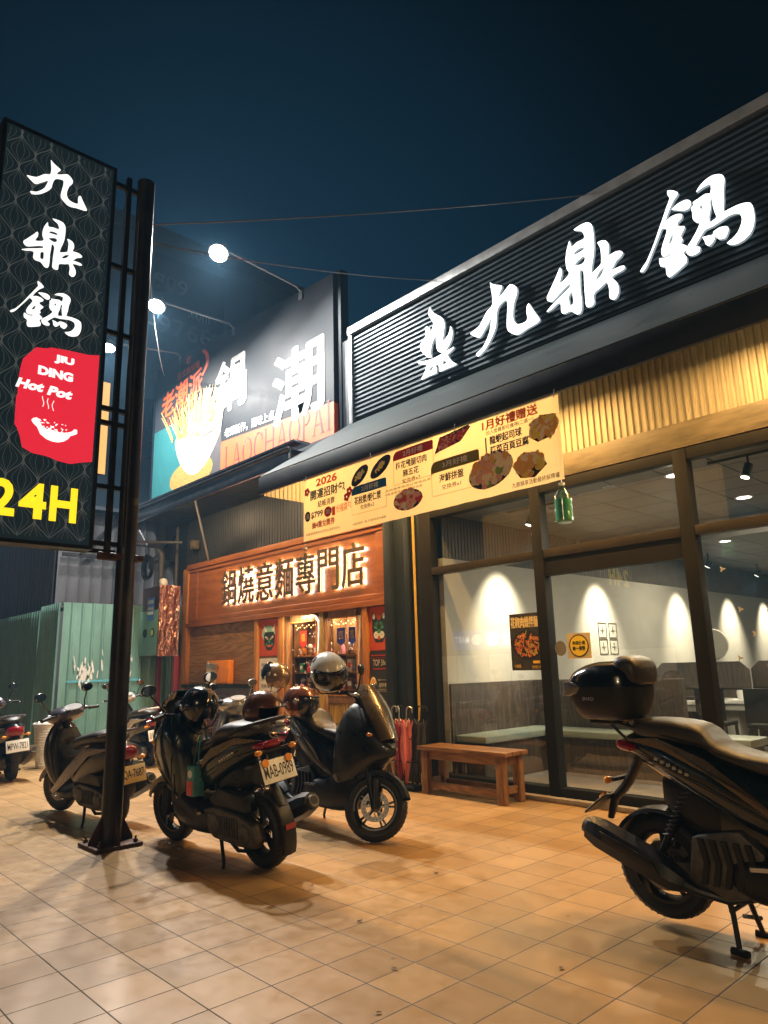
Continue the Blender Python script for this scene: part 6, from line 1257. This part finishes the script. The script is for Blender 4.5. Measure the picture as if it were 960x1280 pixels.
    for i in range(5):
        x = (-.42+i*.062)*k; b.prism([(x, .27*k), (x+.03, .27*k), (x+.055, .38*k), (x+.03, .5*k), (x, .5*k), (x+.025, .38*k)], lambda u, v, d: (u, -d, v), .172, .195)
    b.build('cooling_fin', M['black'], eb)
    b = MB(); b.body([(-.66*k, .62*k, .78*k, .04), (-.58*k, .56*k, .80*k, .10), (-.4*k, .46*k, .80*k, .125), (-.2*k, .42*k, .72*k, .125), (-.08*k, .42*k, .6*k, .08)], e=3); b.build('inner_fender', M['black'], root)
    b = MB(); b.bar((-.16*k, -.05, .36*k), (xr, -.09, r+.0), .04, .06); b.cyl((xr, -.11, r), (xr, .12, r), .03); b.build('swing_arm', M['engine'], root)
    for s in (-1, 1):
        p0 = Vector((xr+.02, s*.095, r+.08)); p1 = Vector((xr+.22, s*.095, .74*k)); b = MB(); b.cyl(p0, p0.lerp(p1, .45), .02); b.cyl(p0, p1, .011)
        L = [p0.lerp(p1, .25+.7*i/70)+Vector((.030*math.cos(i*.9), .030*math.sin(i*.9), 0)) for i in range(71)]; b.tube(L, .0065, 6); b.build('shock_absorber', M['black'], root)
    b = MB()
    b.tube([(-.1*k, -.08, .24*k), (-.3*k, -.15, .2*k), (-.45*k, -.19, .23*k), (-.52*k, -.205, .26*k)], [.018, .02, .026, .04], 10)
    b.tube([(-.50*k, -.205, .255*k), (-.56*k, -.205, .275*k), (-.72*k, -.21, .345*k), (-.98*k, -.215, .445*k), (-1.06*k, -.215, .475*k)], [.045, .075, .092, .092, .072], 8)
    ex = b.build('exhaust_muffler', M['black'] if sp else M['engine'], root, ang=25)
    b = MB(); b.prism([(-.60, .30), (-.93, .42), (-.95, .48), (-.64, .37)], lambda u, v, d: (u*k, -d, v*k), .293, .304); b.build('heat_shield', M['blackmatt'], ex, bevel=.004)
    b = MB(); b.tube([(-1.055*k, -.215, .474*k), (-1.09*k, -.215, .487*k)], [.05, .045], 16); b.tube([(-1.091*k, -.215, .4875*k), (-1.093*k, -.215, .488*k)], .034, 16, mi=1); b.build('tail_pipe', [M['engine'], M['ink']], ex)
    b = MB()
    if stand == 'centre':
        for s in (-1, 1): b.tube([(-.34, s*.09, .26), (-.30, s*.12, .14-lift*.3), (-.27, s*.165, .02-lift)], [.018, .015, .014], 8); b.tube([(-.31, s*.165, .012-lift), (-.22, s*.175, .012-lift)], [.02, .02], 8)
        b.tube([(-.31, -.12, .14), (-.31, .12, .14)], .012, 8); b.tube([(-.27, .165, .05), (-.38, .2, .03)], .012, 6)
    else:
        for s in (-1, 1): b.tube([(-.30*k, s*.09, .2*k), (-.5*k, s*.12, .13*k), (-.64*k, s*.13, .15*k)], .015, 8)
        b.tube([(-.26*k, .12, .2*k), (-.44*k, .22, .06), (-.48*k, .26, .016)], [.016, .013, .012], 8); b.tube([(-.48*k, .26, .012), (-.54*k, .30, .01)], [.016, .02], 8)
    b.build('stand', M['black'], root)
    for s in (-1, 1):
        b = MB(); b.bar((-.02, s*.18, .40), (-.14, s*.235, .40), .03, .02) if sp else b.bar((-.1, s*.16, .32), (-.2, s*.2, .32), .03, .02); b.build('foot_peg', M['chrome'], root)
    return root

M['smokescreen'] = mat('smoked_screen', (.06, .044, .026), .28, .5, coat=.4, var=.1)
M['purplegrey'] = mat('purple_grey_paint', (.10, .085, .11), .28, .5, coat=.4, var=.12); M['whitepearl'] = mat('pearl_white_paint', (.62, .6, .57), .25, coat=.5, var=.06); M['brownblack'] = mat('brown_black_paint', (.02, .014, .012), .3, coat=.4)
M['greyseat'] = mat('grey_seat_vinyl', (.11, .125, .14), .38, var=.1); M['silvertrim'] = mat('silver_trim_paint', (.32, .33, .34), .3, .6)
sc2 = scooter((-5.70, 3.33), 182, 'black scooter with plate MAB-0989 showing its tail, a brown helmet on its seat', 'sport', 'tealblack', steer=6, lean=-7, plate='MAB-0989', plate_at=(-.96, .76, 18), accent='bronzegloss')
sc3 = scooter((-5.66, 4.50), -5, 'matt black scooter with its nose to the right and a white helmet on the handlebar', 'sport', 'blackmatt', steer=42, lean=-6, plate=' ', accent='blackmatt', screen='smokescreen')
sc4 = scooter((-1.46, 4.24), 0, 'dark green black scooter cut off by the right edge, carrying a black top box', 'sport', 'tealblack', lift=.045, stand='centre', plate=' ', plate_at=(-1.06, .60, 52), accent='bronzegloss', hugger=False, rails=False)
sc1 = scooter((-8.14, 3.13), 186, 'purple grey scooter with two mirrors partly behind the pole sign, plate ending 7687', 'classic', 'brownblack', steer=14, lean=-5, plate='MQA-7687', platem='plateyellow', accent='purplegrey')
sc5 = scooter((-12.25, 5.50), 178, 'white sided scooter behind the pole sign near the copper foil box', 'classic', 'blackgloss', steer=0, lean=-5, plate='012-MTU', accent='whitepearl')
sc0 = scooter((-12.42, 3.42), 179, 'black scooter cut by the left edge with white plate MPW-7821', 'classic', 'blackgloss', lean=-5, plate='MPW-7821', accent='purplegrey')
sc6 = scooter((-8.15, 5.25), 180, 'grey seated scooter mostly hidden behind the two black scooters', 'classic', 'silvertrim', seat='greyseat', lean=-4, plate=' ', accent='silvertrim')

# top box on the right scooter
t = thing('top_box', (-2.40, 4.24, 1.165), 'black top box with padded backrest on the rack of the right scooter', 'top box', world=False); t.scale = (.80, .80, .86)
def egg(b, secs, **k): b.body(secs, **k)
b = MB(); b.body([(-.03, -.19, .15, .12), (-.015, -.25, .21, .19), (.05, -.30, .255, .24), (.13, -.33, .28, .262), (.205, -.34, .285, .27)], along='z', e=3.0, sub=6, n=32); b.build('box_base', M['black'], t)
b = MB(); b.body([(.212, -.343, .288, .273), (.25, -.335, .285, .268), (.31, -.29, .27, .25), (.36, -.19, .24, .20), (.385, -.09, .18, .13), (.392, -.02, .12, .06)], along='z', e=3.0, sub=6, n=32); b.build('box_lid', M['blackgloss'], t)
b = MB(); b.body([(.203, -.336, .281, .266), (.214, -.336, .281, .266)], along='z', e=3.0, sub=2, n=32); b.build('lid_seal', M['ink'], t)
b = MB(); b.body([(.10, .30, .395, .16), (.14, .25, .425, .20), (.22, .225, .425, .20), (.285, .22, .39, .18), (.315, .24, .34, .10)], e=4); b.build('backrest_pad', M['seatvinyl'], t)
b = MB()
b.body([(.145, -.338, -.22, .262), (.17, -.348, -.14, .270), (.215, -.350, -.10, .275), (.245, -.340, -.2, .268)], along='z', e=3.4, sub=4, n=32); b.build('reflector_lens', mat('smoked_clear_lens', (.10, .095, .10), .1, coat=1), t, bevel=.004)
b = MB(); b.text('SHAD', (-.13, -.03, .115, .14), lambda u, v, d=0: (u, -.2685, v), .01); b.build('lettering', M['chrome'], t)
b = MB()
b.tube([(-.16, -.12, -.045), (.10, -.14, -.045), (.36, -.15, -.10), (.50, -.155, -.16)], .011, 8); b.tube([(-.16, .12, -.045), (.10, .14, -.045), (.36, .15, -.10), (.50, .155, -.16)], .011, 8); b.tube([(-.16, -.12, -.045), (-.16, .12, -.045)], .011, 8); b.tube([(.05, -.13, -.045), (.05, .13, -.045)], .011, 8); b.box(-.14, .1, -.1, .1, -.034, -.012)
b.tube([(.0, -.12, -.045), (.18, -.10, -.2), (.3, -.12, -.22)], .011, 8); b.tube([(.0, .12, -.045), (.18, .10, -.2), (.3, .12, -.22)], .011, 8)
b.build('carrier_rack', M['black'], t)

# ------------------------------------------------------------------ helmets
def helmet(loc, rz, pitch, roll, label, shell, visor=True, full=False, visor_up=0.0, R_=.15, trim='black', stickers=False):
    t = thing('helmet', loc, label, 'helmet', 'helmets left on the scooters', world=False); t.rotation_euler = (math.radians(roll), math.radians(pitch), math.radians(rz))
    def surf(k, cond, thick, th0=0, th1=PI, nu=40, nv=26, ph0=-PI, ph1=PI):
        b = MB(); vs = []; idx = {}; fs = []
        for layer, kk in ((0, k), (1, k-thick)):
            for i in range(nv+1):
                th = th0+(th1-th0)*i/nv
                for j in range(nu+1):
                    ph = ph0+(ph1-ph0)*j/nu
                    x = math.sin(th)*math.cos(ph); y = math.sin(th)*math.sin(ph); z_ = math.cos(th)
                    sq = .93 if full else .9
                    vs.append((kk*R_*(x*1.12+(.06 if x > 0 else 0)*x), kk*R_*y*.92, kk*R_*z_*1.02*(1 if z_ > 0 else 1.0)))
        N = (nv+1)*(nu+1); cells = set()
        for i in range(nv):
            for j in range(nu):
                th = th0+(th1-th0)*(i+.5)/nv; ph = ph0+(ph1-ph0)*(j+.5)/nu
                if cond(math.sin(th)*math.cos(ph), math.sin(th)*math.sin(ph), math.cos(th)): cells.add((i, j))
        g_ = lambda i, j, l: l*N+i*(nu+1)+j
        for i, j in cells:
            fs.append((g_(i, j, 0), g_(i+1, j, 0), g_(i+1, j+1, 0), g_(i, j+1, 0))); fs.append((g_(i, j, 1), g_(i, j+1, 1), g_(i+1, j+1, 1), g_(i+1, j, 1)))
            wrap = lambda q: q % nu if abs(ph1-ph0-2*PI) < 1e-6 else q
            for (di, dj, a, c) in ((-1, 0, (i, j), (i, j+1)), (1, 0, (i+1, j+1), (i+1, j)), (0, -1, (i+1, j), (i, j)), (0, 1, (i, j+1), (i+1, j+1))):
                if (i+di, wrap(j+dj)) not in cells: fs.append((g_(*a, 0), g_(*c, 0), g_(*c, 1), g_(*a, 1)))
        used = sorted({q for f in fs for q in f}); mp = {q: n for n, q in enumerate(used)}
        b.add([vs[q] for q in used], [tuple(mp[q] for q in f) for f in fs]); return b
    low = -.72
    def is_shell(x, y, z_):
        if z_ < (low if x < .2 else -.9 if full else low): return False
        if x > (.30 if z_ < .1 else .36) and -.42 < z_ < .36: return False
        if not full and x > .30 and z_ < .36: return False
        return True
    surf(1, is_shell, .07).build('shell', M[shell], t, ang=60)
    surf(.925, lambda x, y, z_: is_shell(x, y, z_) and not (x > .25 and z_ < .4), .05).build('liner', M['black'], t, ang=60)
    if visor:
        b = surf(1.05, lambda x, y, z_: x > .22 and -.55 < z_ < .42, .012, PI*.32, PI*.72, 30, 12, -PI*.45, PI*.45)
        if visor_up: b.v = [tuple(Matrix.Rotation(-visor_up, 4, 'Y') @ Vector(p)) for p in b.v]
        b.build('visor', M['visor'], t, ang=60)
        b = MB()
        for s in (-1, 1): b.lathe([(0, s*R_*.96), (.022, s*R_*.96), (.026, s*R_*.9)], (R_*.1, 0, R_*.12), 'Y', n=16)
        b.build('visor_pivot', M['chrome'], t)
    b = MB(); b.tube([(R_*.95, -R_*.5, R_*.42), (R_*1.14, -R_*.25, R_*.42), (R_*1.2, 0, R_*.42), (R_*1.14, R_*.25, R_*.42), (R_*.95, R_*.5, R_*.42)], .007, 6); b.tube([(-R_*.2, -R_*.85, -R_*.6), (R_*.1, -R_*.5, -R_*1.05), (R_*.1, 0, -R_*1.15), (R_*.1, R_*.5, -R_*1.05), (-R_*.2, R_*.85, -R_*.6)], .006, 6); b.build('strap', M[trim], t)
    if stickers:
        b = MB()
        for (ph, th, rr) in ((-2.0, .8, .024), (1.9, 1.0, .022)):
            n_ = Vector((math.sin(th)*math.cos(ph)*1.12, math.sin(th)*math.sin(ph)*.92, math.cos(th)*1.02))*R_*1.0; e = n_.normalized(); u = e.cross(Vector((0, 0, 1))).normalized(); v = e.cross(u)
            b.prism(ell((0, 0), rr, rr*1.3, 14), lambda a, c, d: n_+u*a+v*c+e*d, -.006, .0035)
        b.build('sticker', M['ink'], t)
    return t
M['visor'] = mat('dark_visor', (.012, .012, .014), .06, .0, coat=1); M['browngloss'] = mat('brown_helmet_paint', (.10, .042, .024), .22, .3, coat=.5); M['bronzehelm'] = mat('bronze_helmet_paint', (.20, .13, .075), .24, .6, coat=.5); M['copperhelm'] = mat('copper_helmet_paint', (.30, .12, .075), .16, .7, coat=.5); M['whitehelm'] = mat('white_helmet_paint', (.6, .58, .52), .25, coat=.6, var=.12); M['greyhelm'] = mat('grey_helmet_paint', (.14, .14, .13), .2, .3, coat=.6)
helmet((-5.90, 3.22, 1.20), 165, 12, -8, 'black helmet with open dark visor on the handlebar of the scooter with plate MAB-0989', 'blackgloss', visor=True, R_=.175)
helmet((-5.09, 3.36, 1.17), 20, 8, 6, 'brown open face helmet resting on the seat of the scooter with plate MAB-0989', 'browngloss', visor=False, R_=.165)
helmet((-6.03, 4.42, 1.17), 30, 5, 0, 'shiny copper helmet on the seat behind the brown helmet', 'copperhelm', R_=.165)
helmet((-7.45, 5.10, 1.42), 205, 0, 5, 'bronze helmet with raised visor on the mirror of the half hidden scooter', 'bronzehelm', visor_up=.7, R_=.17)
helmet((-5.18, 4.12, 1.47), -15, 22, 12, 'white full face helmet with dark stickers hung on the mirror of the matt black scooter', 'whitehelm', full=True, R_=.178, stickers=True)
helmet((-8.55, 5.2, 1.03), 180, 0, 0, 'grey helmet on the seat of the half hidden scooter', 'greyhelm', R_=.14)
# drink bag on the hook
t = thing('drink_bag', (-5.60, 3.04, .5), 'teal and red drink bag hanging on the hook of the scooter with plate MAB-0989', 'bag')
b = MB(); b.box(-5.66, -5.54, 2.99, 3.09, .50, .74); b.build('bag_body', mat('teal_bag', (.07, .28, .28), .45, var=.25, scale=20), t, bevel=.012)
b = MB(); b.box(-5.645, -5.555, 2.983, 2.991, .51, .62); b.build('red_band', GM['red'], t)
b = MB(); b.prism(ell((-5.6, .675), .035, .03, 14), fy(2.988), 0, .003); b.build('label', GM['white'], t)
b = MB(); b.tube([(-5.64, 3.04, .74), (-5.62, 3.06, .92), (-5.60, 3.08, .98), (-5.58, 3.06, .92), (-5.56, 3.04, .74)], .008, 6, flat=.5); b.build('strap', bpy.data.materials['teal_bag'], t)

# ------------------------------------------------------------------ small things on the floor
rnd = random.Random(31); M['leaf'] = mat('dry_leaf', (.07, .035, .015), .7, var=.4, scale=30)
for (x, y) in ((-2.9, 2.72), (-2.62, 2.35), (-3.55, 3.05), (-2.3, 3.3), (-3.9, 4.1), (-4.35, 3.3)):
    a = rnd.uniform(0, 2*PI); w_ = rnd.uniform(.008, .013); l_ = rnd.uniform(.018, .032); b = MB()
    P = [(-l_, 0, .002), (-l_*.3, w_, .008), (l_*.5, w_*.8, .006), (l_, 0, .012), (l_*.5, -w_*.8, .005), (-l_*.3, -w_, .006), (0, 0, .002)]
    b.T = Matrix.Translation((x, y, .003)) @ Matrix.Rotation(a, 4, 'Z'); b.add(P, [(0, 1, 6), (1, 2, 6), (2, 3, 6), (3, 4, 6), (4, 5, 6), (5, 0, 6)])
    tag(b.build('dry_leaf', M['leaf']), 'small dry brown leaf lying on the floor tiles', 'leaf', 'dry leaves on the tiles')

t = thing('added_street_lamp', (4.6, -15.2, 0), 'unseen street lamp added behind the viewer to light the banner front', 'street lamp')  # added lamp, out of view, brightens the banner front
b = MB(); b.tube([(4.6, -15.2, 0), (4.6, -15.2, 7.0), (4.45, -15.0, 7.4), (4.0, -14.2, 7.55)], [.09, .06, .05, .04], 14); b.build('post', M['lampbody'], t)
b = MB(); b.box(3.72, 4.22, -14.4, -14.0, 7.48, 7.6); b.build('lamp_head', M['lampbody'], t, bevel=.03)
b = MB(); b.box(3.77, 4.17, -14.36, -14.04, 7.468, 7.475); b.build('diffuser', emis('added_lantern', (1, .72, .40), 8), t)
area('banner_fill_light', (3.97, -14.2, 7.45), .45, ADDED_LAMP_W, (1, .72, .42), (-4, 5.0, 2.5))
# ------------------------------------------------------------------ supermarket across the street (seen only as a reflection)
t = thing('supermarket', (-34, -27, 0), 'low supermarket across the street with a blue lit sign, mirrored in the restaurant glass', 'shop')
b = MB(); b.box(-52, -18, -34, -27, 0, 6.5); b.build('wall', M['bldg'], t)
b = MB(); b.box(-36.2, -30.4, -26.95, -26.8, 2.6, 4.0); sg = b.build('sign_box', emis('blue_lit_sign', (.05, .16, .75), 1.0), t)
b = MB(); m_ = lambda u, v, d=0: (-u, -26.79, v)
b.text('全聯', (30.6, 33.0, 2.8, 3.8), m_, .02); b.prism(ell((33.9, 3.3), .5, .4), m_, 0, .001); b.text('MART', (34.6, 36.0, 3.1, 3.6), m_, .02); b.build('lettering', emis('white_lit_sign', (1, 1, 1), 2.2), sg)
for x in (-46, -41, -36, -31, -26, -21):
    b = MB(); b.box(x-1.9, x+1.9, -26.98, -26.9, .3, 2.2); w = b.build('window', emis('shop_window_glow', (.9, .75, .5), .5) if x == -46 else bpy.data.materials['shop_window_glow'], t)
    b = MB(); b.box(x-2, x+2, -26.98, -26.86, 2.2, 2.3); b.box(x-.03, x+.03, -26.98, -26.86, .3, 2.2); b.build('frame', M['navy'], w)

# ------------------------------------------------------------------ haze added to imitate bloom around the lamps
hz_ = MB(); hz_.box(-95, 30, -55, 60, -1.0, 22.0)
HM = bpy.data.materials.new('lamp_bloom_haze'); HM.use_nodes = True; hn = HM.node_tree.nodes; hn.remove(hn['Principled BSDF'])
pv = hn.new('ShaderNodeVolumePrincipled'); pv.inputs['Color'].default_value = (.30, .63, 1, 1); pv.inputs['Density'].default_value = .0025; pv.inputs['Anisotropy'].default_value = 0.0
HM.node_tree.links.new(pv.outputs['Volume'], hn['Material Output'].inputs['Volume'])
tag(hz_.build('added_haze', HM), kind='stuff')
